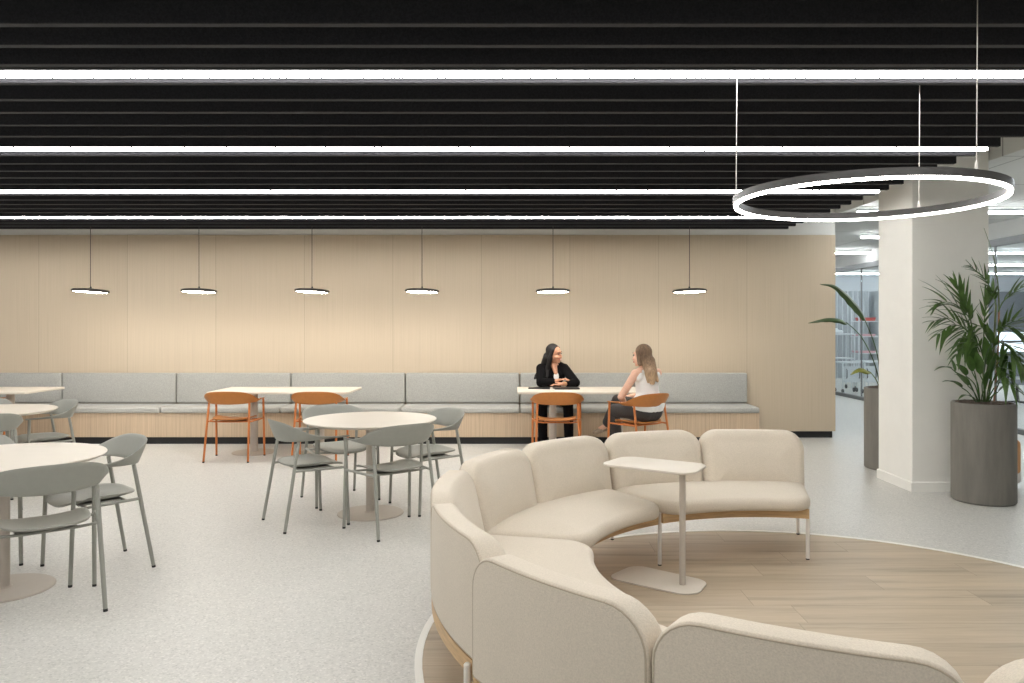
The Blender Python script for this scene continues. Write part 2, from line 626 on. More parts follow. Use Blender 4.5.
# ------------------------------------------------------------------ disc pendants over the bench tables
PY = 9.15
plab = ['flat black disc pendant lamp at the extreme left end of the row, slightly tilted',
        'flat black disc pendant lamp hanging above the left end of the empty rectangular table',
        'flat black disc pendant lamp above the right end of the empty rectangular table',
        'flat black disc pendant lamp fourth from the left, over bare bench between two tables',
        'flat black disc pendant lamp hanging over the woman in black',
        'flat black disc pendant lamp right of the woman in white']
tilt = [2.6, 0.6, 2.4, 1.2, -0.3, -1.5]
for i, u in enumerate((90.5, 199, 312, 422, 553, 689.5)):
    r = thing('pendant_lamp', plab[i], 'pendant light', ((u - 516) * PY / F, PY, 1.913), 0, 'disc pendants along the oak wall')
    sh = finish('lamp_shade', lt([(0.186, -0.008), (0.198, -0.007), (0.205, 0.002), (0.204, 0.012), (0.192, 0.022), (0.15, 0.029), (0.05, 0.033), (0.012, 0.04), (0.008, 0.06)], 56), 'lampblack', r)
    sh.rotation_euler = (radians(-1.5), radians(tilt[i]), 0)
    finish('diffuser', lt([(0.165, -0.0105), (0.178, -0.010), (0.183, -0.0082)], 56), 'pend', sh)
    finish('cord', tb([(0, 0, 0.05), (0, 0, Zc - 1.913)], 0.004, 8), 'lampblack', r)

# ------------------------------------------------------------------ wall bench
bench = thing('wall_bench', 'long built-in bench with grey wool cushions along the oak wall', 'bench', (0, 0, 0))
XE = 3.09
finish('base', bx(XL + 1, XE - 0.005, 9.70, 10.249, 0.09, 0.395, bev=0.003, seg=1), 'benchwood', bench, 0)
finish('plinth', bx(XL + 1, XE - 0.03, 9.735, 10.245, 0.0, 0.09), 'black', bench, 0)
x1 = XE
while x1 > -9:
    x0 = x1 - 1.52
    finish('seat_cushion', bx(x0 + 0.006, x1 - 0.006, 9.675, 10.20, 0.396, 0.47, bev=0.022, seg=4), 'bench', bench, 60)
    finish('back_cushion', bx(x0 + 0.007, x1 - 0.02 if x1 == XE else x1 - 0.007, 10.15, 10.248, 0.478, 0.875, bev=0.02, seg=4), 'bench', bench, 60)
    x1 = x0

# ------------------------------------------------------------------ tables
def round_table(x, y, r, label):
    t = thing('round_table', label, 'table', (x, y, 0), 0, 'round cafe tables')
    finish('tabletop', lt([(r - 0.03, 0.733), (r - 0.004, 0.746), (r, 0.750), (r, 0.754), (r - 0.003, 0.757)], 96), 'top', t, 40)
    finish('pole', lt([(0.036, 0.012), (0.036, 0.711), (0.10, 0.726), (0.10, 0.7325)], 32), 'pole', t, 40)
    finish('base', lt([(0.262, 0.0), (0.262, 0.004), (0.255, 0.009), (0.05, 0.014), (0.04, 0.02)], 72), 'pole', t, 25)
    return t
round_table(-1.165, 6.13, 0.525, 'round cream table in mid-floor with four sage grey chairs tucked around it')
round_table(-2.925, 4.36, 0.527, 'round cream table cut by the left edge of the photo, closest to the camera')
round_table(-4.68, 6.75, 0.55, 'round cream table behind the nearest one, cut by the left edge of the photo')

def rect_table(x0, label):
    t = thing('rectangular_table', label, 'table', (x0, 0, 0), 0, 'rectangular bench tables')
    w, y0, y1 = 1.62, 8.71, 9.49
    bm = bmesh.new()
    slab(bm, rounded_poly([(0, y0), (w, y0), (w, y1), (0, y1)], 0.02, 4), 0.722, 0.746, 0.004)
    finish('tabletop', bm, 'top', t, 40)
    for px in (0.42, w - 0.41):
        p = finish('pole', lt([(0.045, 0.012), (0.045, 0.7), (0.11, 0.712), (0.11, 0.7215)], 32, px, 9.08), 'pole', t, 40)
        finish('base', lt([(0.25, 0.0), (0.25, 0.004), (0.243, 0.009), (0.06, 0.014), (0.05, 0.02)], 64, px, 9.08), 'pole', t, 25)
    return t
rect_table(-3.53, 'empty rectangular cream table at the bench with two orange chairs before it')
rect_table(-7.21, 'rectangular cream table at the bench, cut by the left edge of the photo')
rect_table(0.015, 'rectangular cream table where the two women sit')

# ------------------------------------------------------------------ chairs
def make_chair(name, met, shell, label, drop=0.0):
    t = thing(name, label, 'chair')
    # seat shell
    def outline(a):
        n = 3.4
        c, s = cos(a), sin(a)
        x = abs(c) ** (2 / n) * math.copysign(1, c)
        y = abs(s) ** (2 / n) * math.copysign(1, s)
        wid = 0.215 + 0.012 * y
        return x * wid, 0.018 + y * 0.222
    N, K = 64, 9
    def zs(rho, x, y):
        z = 0.452 + 0.012 * rho ** 3
        if y > 0.13:
            z -= 0.9 * (y - 0.13) ** 2 * 2.2
        if y < -0.05:
            z += 0.010 * ((-0.05 - y) / 0.15) ** 2
        z += 0.022 * (abs(x) / 0.22) ** 2.5 * (1 if y < 0.12 else 0.6)
        return z
    def ring(rho, dz, sh=1.0):
        r = []
        for k in range(N):
            x, y = outline(2 * pi * k / N)
            x, y = x * rho * sh, 0.018 + (y - 0.018) * rho * sh
            r.append(Vector((x, y, zs(rho, x, y) + dz)))
        return r
    bm = bmesh.new()
    rings = [ring(0.02, 0)] + [ring(i / K, 0) for i in range(1, K)] + [ring(0.985, 0), ring(1.0, -0.003), ring(1.0, -0.010), ring(0.985, -0.013)]
    rings += [ring(i / K, -0.013) for i in range(K - 1, 0, -1)] + [ring(0.02, -0.013)]
    loft(bm, rings)
    finish('seat', bm, shell, t, 60)
    # back shell running into arms
    L = [(0, -.222, .640), (.09, -.213, .642), (.17, -.189, .647), (.225, -.142, .652), (.252, -.07, .655), (.262, 0, .661), (.262, .08, .665), (.258, .16, .667), (.256, .222, .667)]
    U = [(0, -.275, .800), (.10, -.267, .798), (.19, -.240, .788), (.256, -.188, .760), (.290, -.10, .715), (.300, -.01, .690), (.297, .08, .680), (.290, .16, .676), (.280, .226, .674)]
    def mirror(P):
        return [(-x, y, z) for x, y, z in P[:0:-1]] + list(P)
    Ls, Us = catmull(mirror(L), 5), catmull(mirror(U), 5)
    for p in Ls + Us:
        p.z -= drop * max(0.0, min(1.0, (p.z - 0.60) / 0.12)) * (1 if p.y < 0 else 0)
    n = len(Ls)
    bm = bmesh.new()
    rings = []
    for i in range(n):
        a, b = Ls[i], Us[i]
        tan = (Ls[min(i + 1, n - 1)] - Ls[max(i - 1, 0)] + Us[min(i + 1, n - 1)] - Us[max(i - 1, 0)]).normalized()
        up = b - a
        h = up.length / 2
        nrm = tan.cross(up.normalized())
        c = (a + b) / 2
        th = 0.0065
        if i in (0, n - 1):
            h *= 0.7
            th *= 0.6
        r = []
        for k in range(14):
            q = 2 * pi * k / 14
            cu, su = cos(q), sin(q)
            uu = math.copysign(abs(cu) ** 0.7, cu)
            ss = math.copysign(abs(su) ** 0.55, su)
            r.append(c + up.normalized() * (h * uu) + nrm * (th * ss))
        rings.append(r)
    loft(bm, rings)
    finish('backrest', bm, shell, t, 60)
    # legs with glides
    R = 0.0125
    for s in (-1, 1):
        for foot, topp in (((s * .243, -.262, 0), (s * .222, -.150, .652)), ((s * .276, .215, 0), (s * .270, .190, .668))):
            fx = Vector(foot); tp = Vector(topp)
            d = (tp - fx).normalized()
            l = finish('leg', tb([fx + d * 0.012, fx + d * 0.3, tp - d * 0.004, tp], [R * 0.92, R, R, R * 0.6], 12), met, t)
            finish('glide', tb([fx, fx + d * 0.014], R * 0.95, 12), 'glide', l)
        # side rail at seat level
        za = 0.438
        def at(foot, topp, z):
            f0, t0 = Vector(foot), Vector(topp)
            return f0 + (t0 - f0) * (z / t0.z)
        a = at((s * .243, -.262, 0), (s * .222, -.150, .652), za)
        b = at((s * .276, .215, 0), (s * .270, .190, .668), za)
        finish('side_rail', tb([a, a.lerp(b, .5), b], 0.009, 10), met, t)
    bm = bmesh.new()
    for yy in (-0.11, 0.12):
        k = (yy + 0.19) / 0.39
        xw = 0.226 + (0.272 - 0.226) * k
        tube(bm, [(-xw, yy, 0.438), (-0.15, yy, 0.432), (0.15, yy, 0.432), (xw, yy, 0.438)], 0.008, 8)
    box(bm, -0.14, 0.14, -0.12, 0.13, 0.425, 0.436)
    finish('under_frame', bm, met, t)
    return t

def place(proto, first, x, y, deg, label, group):
    o = proto if first else copy_tree(proto)
    o.location = (x, y, 0)
    o.rotation_euler = (0, 0, radians(deg - 90))
    o['label'] = label
    o['group'] = group
    return o

grey = make_chair('cafe_armchair', 'sage', 'sage', 'sage grey chair')
G = 'sage grey armchairs at the round tables'
mid = 'at the mid-floor round table'
spots = [
    (-1.60, 5.87, 36, 'sage grey armchair on the left of the mid-floor round table, side to the camera'),
    (-0.925, 5.67, 128, 'sage grey armchair at the mid-floor round table, its back to the camera'),
    (-1.53, 6.62, -56, 'sage grey armchair behind the mid-floor round table, facing the camera'),
    (-0.735, 6.37, 214, 'sage grey armchair behind the sofa on the right of the mid-floor round table'),
    (-2.51, 4.07, 129, 'sage grey armchair with its back to the camera at the nearest round table'),
    (-2.61, 4.74, 226, 'sage grey armchair on the right of the nearest round table, seen from its side'),
    (-3.45, 4.78, -50, 'sage grey armchair mostly hidden beyond the nearest round table at the photo edge'),
    (-4.41, 7.12, 230, 'sage grey armchair beside the farther left round table, below the bench'),
    (-4.39, 6.25, 135, 'sage grey armchair in front of the farther left round table, cut by the photo edge'),
    (-5.10, 7.22, -62, 'sage grey armchair beyond the farther left round table, only its back top showing'),
]
for i, (x, y, d, lab) in enumerate(spots):
    place(grey, i == 0, x, y, d, lab, G)

org = make_chair('cafe_armchair', 'orange', 'orangeseat', 'rust orange chair', 0.018)
G2 = 'rust orange armchairs at the bench tables'
spots = [
    (-3.185, 8.64, 91, 'empty rust orange armchair at the left end of the empty rectangular table'),
    (-2.22, 8.64, 91, 'empty rust orange armchair at the right end of the empty table, behind a grey chair'),
    (0.46, 8.57, 89, 'empty rust orange armchair in front of the woman in black'),
    (1.355, 8.38, 124, 'rust orange armchair the woman in white sits on'),
    (-6.19, 8.64, 88, 'rust orange armchair barely showing at the left edge of the photo'),
]
for i, (x, y, d, lab) in enumerate(spots):
    place(org, i == 0, x, y, d, lab, G2)

# ------------------------------------------------------------------ curved modular sofa
def rrect(w0, w1, h0, h1, rc, inset, n_edge=12, n_c=7):
    """rounded rectangle points; rc = radii of corners (w1h0, w1h1, w0h1, w0h0)"""
    a0, a1, b0, b1 = w0 + inset, w1 - inset, h0 + inset, h1 - inset
    lim = min(a1 - a0, b1 - b0) / 2 * 0.999
    rs = [max(min(max(r - inset, 0.0), lim), min(0.001, lim)) for r in rc]
    pts = []
    def arc(cx, cy, r, q):
        for k in range(n_c + 1):
            t = q + pi / 2 * k / n_c
            pts.append((cx + r * cos(t), cy + r * sin(t)))
    def edge(p, q):
        for k in range(1, n_edge):
            f = k / n_edge
            pts.append((p[0] + (q[0] - p[0]) * f, p[1] + (q[1] - p[1]) * f))
    r0, r1, r2, r3 = rs
    arc(a1 - r0, b0 + r0, r0, -pi / 2)
    edge((a1, b0 + r0), (a1, b1 - r1))
    arc(a1 - r1, b1 - r1, r1, 0)
    edge((a1 - r1, b1), (a0 + r2, b1))
    arc(a0 + r2, b1 - r2, r2, pi / 2)
    edge((a0, b1 - r2), (a0, b0 + r3))
    arc(a0 + r3, b0 + r3, r3, pi)
    edge((a0 + r3, b0), (a1 - r0, b0))
    return pts

def pillow(w0, w1, h0, h1, T, rc, ef, eb, puff_f, puff_b, place_fn):
    """soft block: outline in (w, h), thickness t from 0 (front) to T (back)"""
    hm = min(w1 - w0, h1 - h0) / 2
    prof = []
    ns = 7
    for k in range(ns):
        f = k / ns
        d = hm * 0.995 + (ef - hm * 0.995) * f
        prof.append((d, -puff_f * (1 - f ** 2.2)))
    for k in range(7):
        q = pi / 2 * k / 6
        prof.append((ef * (1 - sin(q)), ef * (1 - cos(q))))
    for k in range(6):
        q = pi / 2 * k / 5
        prof.append((eb * (1 - cos(q)), T - eb * (1 - sin(q))))
    for k in range(ns - 1, -1, -1):
        f = k / ns
        d = hm * 0.995 + (eb - hm * 0.995) * f
        prof.append((d, T + puff_b * (1 - f ** 2.2)))
    bm = bmesh.new()
    rings = []
    for d, t in prof:
        rings.append([place_fn(w, h, t) for w, h in rrect(w0, w1, h0, h1, rc, d)])
    loft(bm, rings)
    return bm

def arcp(ang, r, z):
    return Vector((r * cos(ang), r * sin(ang), z))

RO = 1.915
def back_fn(t_, ang0):
    pass

def sofa_unit(a0, a1, label, leg0=True, leg1=True, dc=(0, 0), ri=1.19):
    t = thing('sofa_unit', label, 'sofa', (CX + dc[0], CY + dc[1], 0), 0, 'curved cream sofa units')
    A0, A1 = radians(a0) + 0.002, radians(a1) - 0.002
    Rr = 1.5
    # seat: outline in (angle * Rr, r), thickness along z (front = top)
    def sp(w, h, tt):
        return arcp(w / Rr, h, 0.412 - tt)
    bm = pillow(A0 * Rr, A1 * Rr, ri, 1.80, 0.085, (0.17, 0.03, 0.03, 0.17), 0.045, 0.03, 0.026, 0.0, sp)
    finish('seat_cushion', bm, 'cream', t, 60)
    # two back cushions
    am = (A0 + A1) / 2
    Rb = 1.85
    for p, q in ((A0, am - 0.0015), (am + 0.0015, A1)):
        zb, zt = 0.325, 0.754
        def bp(w, h, tt):
            k = (h - zb) / (zt - zb)
            inner = 1.712 + 0.095 * k
            T = RO - inner
            return arcp(w / Rb, inner + tt / 0.2 * T, h)
        bm = pillow(p * Rb, q * Rb, zb, zt, 0.2, (0.02, 0.13, 0.13, 0.02), 0.06, 0.018, 0.030, 0.004, bp)
        b = finish('backrest', bm, 'cream', t, 60)
        pts = [bp(w, h, 0.2 - 0.004) for w, h in rrect(p * Rb, q * Rb, zb, zt, (0.02, 0.13, 0.13, 0.02), 0.009)]
        pts.append(pts[0])
        finish('piping', tb(pts, 0.0035, 6, caps=False), 'pipe', b)
    # wooden apron
    bm = bmesh.new()
    def band(r0, r1, z0, z1, b0, b1, n=24):
        rings = []
        for k in range(n + 1):
            a = b0 + (b1 - b0) * k / n
            rings.append([arcp(a, r0, z0), arcp(a, r1, z0), arcp(a, r1, z1), arcp(a, r0, z1)])
        loft(bm, rings)
    band(ri + 0.085, ri + 0.115, 0.272, 0.330, A0 + 0.012, A1 - 0.012)
    band(1.875, 1.912, 0.268, 0.324, A0 + 0.004, A1 - 0.004)
    band(ri + 0.11, 1.88, 0.30, 0.326, A0 + 0.012, A1 - 0.012)
    for a in (A0 + 0.012, A1 - 0.034):
        band(ri + 0.11, 1.88, 0.274, 0.31, a, a + 0.022, 2)
    finish('frame', bm, 'oak', t, 30)
    # legs
    for on, a in ((leg0, A0 + 0.016), (leg1, A1 - 0.010)):
        if not on:
            continue
        for r, zt in ((1.315, 0.335), (1.928, 0.318)):
            a = (A1 - 0.052 if a > (A0 + A1) / 2 else a) if r > 1.5 else a
            l = finish('leg', tb([arcp(a, r, 0.012), arcp(a, r, zt - 0.006), arcp(a, r, zt)], [0.0125, 0.0125, 0.007], 14), 'legwhite', t)
            finish('glide', tb([arcp(a, r, 0.004), arcp(a, r, 0.014)], 0.0115, 12), 'glide', l)
    if leg1:
        finish('connector', bx(-0.008, 0.008, -0.012, 0.012, 0.355, 0.40), 'glide', t, 0).location = arcp(A1 - 0.006, 1.912, 0)
        t.children[-1].location.z = 0
    return t

slab_labels = ['cream curved two-seat sofa unit at the far free end, standing before the white column',
               'cream curved two-seat sofa unit in front of the seated women, behind the small side table',
               'cream curved two-seat sofa unit at the left bend of the sofa ring',
               'cream curved two-seat sofa unit with its back to the camera, nearest the photo bottom',
               'cream sofa unit cut by the bottom right corner of the photo']
units = [(74.2, 119.6, (0.014, 0.0), 1.20), (119.9, 165.6, (0.012, 0.0), 1.19), (165.2, 211.4, (0.006, -0.03), 1.155), (210.5, 255.7, (-0.022, -0.098), 1.19), (256.1, 301.0, (-0.022, -0.098), 1.19)]
for i, (u0, u1, dc, ri) in enumerate(units):
    sofa_unit(u0, u1, slab_labels[i], i == 0, True, dc, ri)

# ------------------------------------------------------------------ side table by the sofa
st = thing('side_table', 'small cream side table with rounded top on one off-centre post beside sofa', 'side table', (0, 0, 0))
q = [(0.99, 4.30), (1.165, 4.62), (0.70, 4.91), (0.50, 4.63)]
bm = bmesh.new()
slab(bm, rounded_poly(q, [0.10, 0.085, 0.09, 0.075], 10), 0.652, 0.668, 0.005)
finish('tabletop', bm, 'top', st, 40)
q2 = [(0.985, 4.20), (1.125, 4.46), (0.74, 4.775), (0.53, 4.53)]
bm = bmesh.new()
slab(bm, rounded_poly(q2, [0.10, 0.085, 0.09, 0.075], 10), 0.0045, 0.014, 0.004)
finish('base', bm, 'top', st, 40)
finish('post', lt([(0.018, 0.0145), (0.018, 0.652)], 28, 0.957, 4.40), 'pole', st, 40)

# ------------------------------------------------------------------ planters and plants
def planter(x, y, r, h, label):
    t = thing('planter', label, 'planter', (x, y, 0))
    finish('pot', lt([(r - 0.012, 0.0), (r, 0.012), (r, h - 0.008), (r - 0.006, h), (r - 0.022, h), (r - 0.026, h - 0.05)], 72), 'planter', t, 30)
    bm = lt([(r - 0.027, h - 0.06), (r - 0.027, h - 0.014), (r * 0.5, h - 0.002), (0.03, h + 0.002)], 40)
    rnd = random.Random(5)
    for i in range(130):
        a, q_ = rnd.uniform(0, 2 * pi), sqrt(rnd.uniform(0.02, 1)) * (r - 0.045)
        m = Matrix.Translation((q_ * cos(a), q_ * sin(a), h - 0.004)) @ Matrix.Diagonal((1, rnd.uniform(.7, 1.2), 0.7, 1))
        bmesh.ops.create_icosphere(bm, subdivisions=1, radius=rnd.uniform(0.010, 0.02), matrix=m)
    finish('soil', bm, 'soil', t, 40)['kind'] = 'stuff'
    return t
PX, PY2 = 4.02, 6.58
planter(PX, PY2, 0.246, 0.845, 'tall taupe cylinder planter holding the palm, in front of the column')
SX, SY = 3.965, 8.08
planter(SX, SY, 0.265, 0.85, 'tall taupe cylinder planter half hidden behind the white column')

def leaf(bm, base, tip, width, sag=0.0, fold=0.25, n=10, side=None, shape=0.45):
    """pointed blade from base to tip with a V fold and thickness"""
    base, tip = Vector(base), Vector(tip)
    d = tip - base
    L = d.length
    dn = d.normalized()
    if side is None:
        side = dn.cross(Vector((0, 0, 1)))
        if side.length < 0.1:
            side = Vector((1, 0, 0))
    side = Vector(side).normalized()
    side = (side - dn * side.dot(dn)).normalized()
    nrm = side.cross(dn)
    if nrm.z < 0:
        nrm = -nrm
    rings = []
    for k in range(n + 1):
        s = k / n
        w = width / 2 * (sin(pi * s ** shape) ** 0.9 if 0 < s < 1 else 0.0) + 0.0008
        c = base + d * s + Vector((0, 0, sag * L * (s - s * s) * 4 * 0.5)) 
        th = 0.0012
        rings.append([c - side * w + nrm * (w * fold), c + nrm * 0.0, c + side * w + nrm * (w * fold), c - nrm * th])
    loft(bm, rings)

def P3(u, v, y):
    return Vector(((u - 516) * y / F, y, 1.5 - (v - 326) * y / F))

palm = thing('potted_palm', 'leafy green palm with feathery fronds and broad lower leaves in the planter', 'plant', (PX, PY2, 0.835))
def loc(p, o=palm):
    return Vector(p) - o.location
rnd = random.Random(11)
def frond(path, n_leaf, leaf_len, fan, width=0.018, mat='leaf', side_dir=None, droop=0.15, start=0.35, stem_r=0.006):
    """rachis path with paired leaflets"""
    pts = catmull([loc(p) for p in path], 8)
    bm = bmesh.new()
    n = len(pts)
    tube(bm, pts, [stem_r * (1 - 0.75 * i / n) for i in range(n)], 7)
    for i in range(n_leaf):
        s = start + (1 - start) * (i + 0.5) / n_leaf
        f = s * (n - 1)
        k = min(int(f), n - 2)
        c = pts[k].lerp(pts[k + 1], f - k)
        tan = (pts[k + 1] - pts[k]).normalized()
        sd = tan.cross(Vector((0, -1, 0.35))).normalized() if side_dir is None else Vector(side_dir)
        sd = (sd - tan * sd.dot(tan)).normalized()
        env = sin(pi * (0.18 + 0.72 * (s - start) / (1 - start))) 
        for sg in (-1, 1):
            ang = fan * (1.05 - 0.55 * (s - start) / (1 - start))
            dirv = (tan * cos(ang) + sd * sg * sin(ang) + Vector((rnd.uniform(-.1, .1), rnd.uniform(-.25, .25), rnd.uniform(-.1, .1)))).normalized()
            Lf = leaf_len * env * rnd.uniform(0.85, 1.1)
            tip = c + dirv * Lf + Vector((0, 0, -droop * Lf))
            leaf(bm, c, tip, 1.3 * width * rnd.uniform(0.85, 1.2), sag=0.12, side=tan.cross(Vector((0, 1, 0))) if False else None)
    return finish('frond', bm, mat, palm, 50)

Yp = 6.60
def q3(u, v, dy=0.0):
    return P3(u, v, Yp + dy)
base_p = q3(984, 402)
# canes
finish('cane', tb([loc(p) for p in catmull([q3(985, 404), q3(983, 372), q3(975, 345), q3(968, 322)], 6)], 0.009, 8), 'stem', palm)
finish('cane', tb([loc(p) for p in catmull([q3(988, 404), q3(992, 370), q3(994, 340), q3(996, 305)], 6)], 0.008, 8), 'stem', palm)
finish('cane', tb([loc(p) for p in catmull([q3(994, 404, .03), q3(998, 350, .03), q3(999, 310, .03)], 6)], 0.008, 8), 'cane', palm)
finish('spear', tb([loc(p) for p in catmull([q3(999, 312, .03), q3(998, 285, .03), q3(993, 255, .03), q3(984, 228, .03)], 6)], [0.007 - 0.0055 * i / 18 for i in range(19)], 8), 'stem', palm)
frond([q3(972, 335), q3(966, 318), q3(958, 306), q3(946, 302), q3(936, 304, -.05)], 8, 0.34, 0.75, 0.026, droop=0.10, start=0.12)
frond([q3(974, 340), q3(970, 318), q3(962, 300), q3(955, 284)], 7, 0.28, 0.5, 0.025, droop=0.05, start=0.25)
frond([q3(976, 345, -.05), q3(966, 330, -.1), q3(952, 325, -.15), q3(938, 335, -.18)], 7, 0.24, 0.8, 0.024, droop=0.30, start=0.15)
frond([q3(996, 310), q3(994, 296), q3(984, 278), q3(970, 266)], 11, 0.17, 0.75, 0.016, droop=0.0, start=0.22)
frond([q3(998, 312), q3(1003, 302), q3(1012, 294), q3(1022, 287)], 4, 0.20, 0.35, 0.026, droop=0.02, start=0.3)
frond([q3(996, 330), q3(1004, 326, -.05), q3(1014, 328, -.1), q3(1026, 338, -.14)], 7, 0.26, 0.7, 0.026, droop=0.30, start=0.15)
frond([q3(990, 350), q3(1000, 343, -.08), q3(1012, 348, -.14), q3(1022, 366, -.2)], 7, 0.26, 0.7, 0.028, droop=0.35, start=0.15)
frond([q3(984, 360), q3(978, 344, -.08), q3(966, 342, -.14), q3(956, 356, -.18)], 6, 0.22, 0.7, 0.024, droop=0.35, start=0.2)
frond([q3(984, 345), q3(984, 325), q3(986, 308), q3(990, 296)], 6, 0.22, 0.5, 0.024, droop=0.02, start=0.3)
frond([q3(992, 365), q3(1000, 368, -.1), q3(1008, 380, -.16), q3(1018, 392, -.2)], 5, 0.22, 0.6, 0.028, droop=0.25, start=0.2)
# broad lower leaves
def broad(path, w, mat='leaf2'):
    pts = [loc(p) for p in path]
    bm = bmesh.new()
    tube(bm, catmull(pts[:-1], 5), 0.0045, 6)
    leaf(bm, pts[-2], pts[-1], w, sag=0.25, fold=0.3, n=12, shape=0.6)
    finish('leaf', bm, mat, palm, 50)
broad([q3(978, 402), q3(970, 385), q3(952, 369), q3(934, 371, -.05)], 0.05)
broad([q3(976, 402), q3(968, 392), q3(962, 388), q3(942, 382, -.06)], 0.07)
broad([q3(978, 402), q3(968, 380), q3(955, 372), q3(950, 358)], 0.05)
broad([q3(980, 403), q3(975, 385, -.05), q3(966, 376, -.06), q3(955, 364, -.1)], 0.08)
broad([q3(980, 403), q3(978, 385, -.05), q3(972, 372, -.06), q3(964, 352, -.1)], 0.08)
broad([q3(984, 403), q3(984, 385, -.08), q3(980, 375, -.1), q3(976, 352, -.14)], 0.08)
broad([q3(986, 404), q3(990, 395, -.08), q3(994, 388, -.1), q3(1012, 374, -.16)], 0.09)
broad([q3(986, 404), q3(988, 390, -.08), q3(990, 380, -.1), q3(998, 352, -.16)], 0.09)
broad([q3(982, 404), q3(982, 395, -.1), q3(986, 388, -.12), q3(992, 366, -.16)], 0.10)
broad([q3(978, 404), q3(974, 398, -.1), q3(970, 396, -.1), q3(958, 400, -.15)], 0.05)
broad([q3(988, 404), q3(996, 390, -.04), q3(1000, 380, -.06), q3(1008, 360, -.1)], 0.08)
broad([q3(984, 380), q3(980, 360), q3(976, 350), q3(966, 326)], 0.08)
broad([q3(986, 375), q3(990, 352), q3(992, 344), q3(980, 322, -.06)], 0.08)
broad([q3(990, 375), q3(1002, 358), q3(1004, 352), q3(1004, 384, -.1)], 0.06)

frond([q3(980, 352), q3(972, 336, -.03), q3(962, 326, -.06), q3(948, 318, -.1), q3(932, 322, -.12)], 8, 0.26, 0.7, 0.024, droop=0.2, start=0.15)
frond([q3(988, 360, .02), q3(990, 340, -.03), q3(980, 326, -.08), q3(966, 332, -.12), q3(958, 346, -.14)], 7, 0.22, 0.7, 0.024, droop=0.3, start=0.3)
frond([q3(994, 345, .02), q3(1002, 330, .0), q3(1012, 322, -.03), q3(1026, 320, -.05)], 6, 0.24, 0.6, 0.026, droop=0.15, start=0.2)
frond([q3(992, 370), q3(1002, 356, -.06), q3(1014, 356, -.12), q3(1026, 372, -.16)], 7, 0.26, 0.7, 0.03, droop=0.35, start=0.15)
broad([q3(980, 404), q3(976, 378), q3(972, 366), q3(972, 338, -.04)], 0.08)
broad([q3(984, 404), q3(986, 378, -.04), q3(988, 366, -.06), q3(984, 336, -.1)], 0.08)
broad([q3(986, 404), q3(994, 378, -.06), q3(1000, 368, -.1), q3(1012, 344, -.12)], 0.08)
broad([q3(984, 404), q3(992, 396, -.1), q3(998, 392, -.12), q3(1014, 384, -.18)], 0.085)
broad([q3(980, 404), q3(974, 392, -.06), q3(968, 386, -.1), q3(954, 374, -.15)], 0.08)
broad([q3(984, 404), q3(982, 386, -.1), q3(984, 376, -.12), q3(990, 346, -.14)], 0.09)
broad([q3(990, 385), q3(1004, 366, -.03), q3(1010, 362, -.04), q3(1014, 392, -.1)], 0.06)
broad([q3(984, 360), q3(978, 338, -.05), q3(972, 334, -.08), q3(962, 358, -.12)], 0.06)

sb = thing('bird_of_paradise_plant', 'tall plant with three dark paddle leaves leaning left in the half-hidden planter', 'plant', (SX, SY, 0.865))
def s3(u, v, dy=0.0):
    return P3(u, v, 8.0 + dy) - sb.location
def paddle(stem_pts, leaf_pts, w, mat, r=0.007):
    bm = bmesh.new()
    pts = catmull(stem_pts, 8)
    n = len(pts)
    tube(bm, pts, [r * (1 - 0.4 * i / n) for i in range(n)], 8)
    finish('stalk', bm, 'stem' if mat != 'leaf3' else 'leaf3', sb)
    lp = catmull(leaf_pts, 6)
    n = len(lp)
    bm = bmesh.new()
    rings = []
    for i, c in enumerate(lp):
        s = i / (n - 1)
        tan = (lp[min(i + 1, n - 1)] - lp[max(i - 1, 0)]).normalized()
        dn = Vector((0, 0, -1)); dn = (dn - tan * dn.dot(tan)).normalized()
        sd = tan.cross(dn)
        ww = w * (sin(pi * min(max(s, .0), 1) ** 0.7) ** 0.8 if 0 < s < 1 else 0) + 0.002
        ww *= 1 + 0.05 * sin(i * 1.1)
        # halves of the blade hang down on both sides of the midrib
        rings.append([c + dn * ww * 0.8 - sd * ww * 0.75, c + dn * ww * .3 - sd * ww * 0.45, c, c + dn * ww * .25 + sd * ww * 0.5, c + dn * ww * 0.6 + sd * ww * 0.9, c + dn * (ww * .25 + .003) + sd * ww * 0.48, c + dn * 0.004, c + dn * (ww * .3 + .003) - sd * ww * 0.43])
    loft(bm, rings)
    finish('leaf', bm, mat, sb, 60)
paddle([s3(880, 402, .1), s3(879, 365), s3(873, 340), s3(864, 318)], [s3(866, 321), s3(862, 311), s3(855, 302), s3(846, 293), s3(834, 285), s3(820, 284)], 0.068, 'leaf3')
paddle([s3(882, 402, .1), s3(876, 368), s3(862, 338), s3(846, 322)], [s3(848, 324), s3(840, 319), s3(828, 318), s3(818, 320), s3(808, 323)], 0.055, 'leaf3')
paddle([s3(881, 402, .1), s3(878, 384), s3(872, 374), s3(868, 371)], [s3(871, 373), s3(862, 368), s3(855, 370), s3(850, 375)], 0.06, 'leaf4')

# ------------------------------------------------------------------ tan stool behind the planter
stl = thing('upholstered_stool', 'tan upholstered stool with white shell peeking out behind the planter', 'stool', (4.512, 7.25, 0))
finish('cushion', bx(-0.17, 0.17, -0.19, 0.19, 0.12, 0.45, bev=0.05, seg=4), 'tan', stl, 60)
finish('shell', bx(-0.185, 0.185, -0.17, 0.20, 0.03, 0.40, bev=0.045, seg=4), 'legwhite', stl, 60)
finish('foot_plate', bx(-0.14, 0.14, -0.13, 0.13, 0.0, 0.035, bev=0.01), 'legwhite', stl, 60)

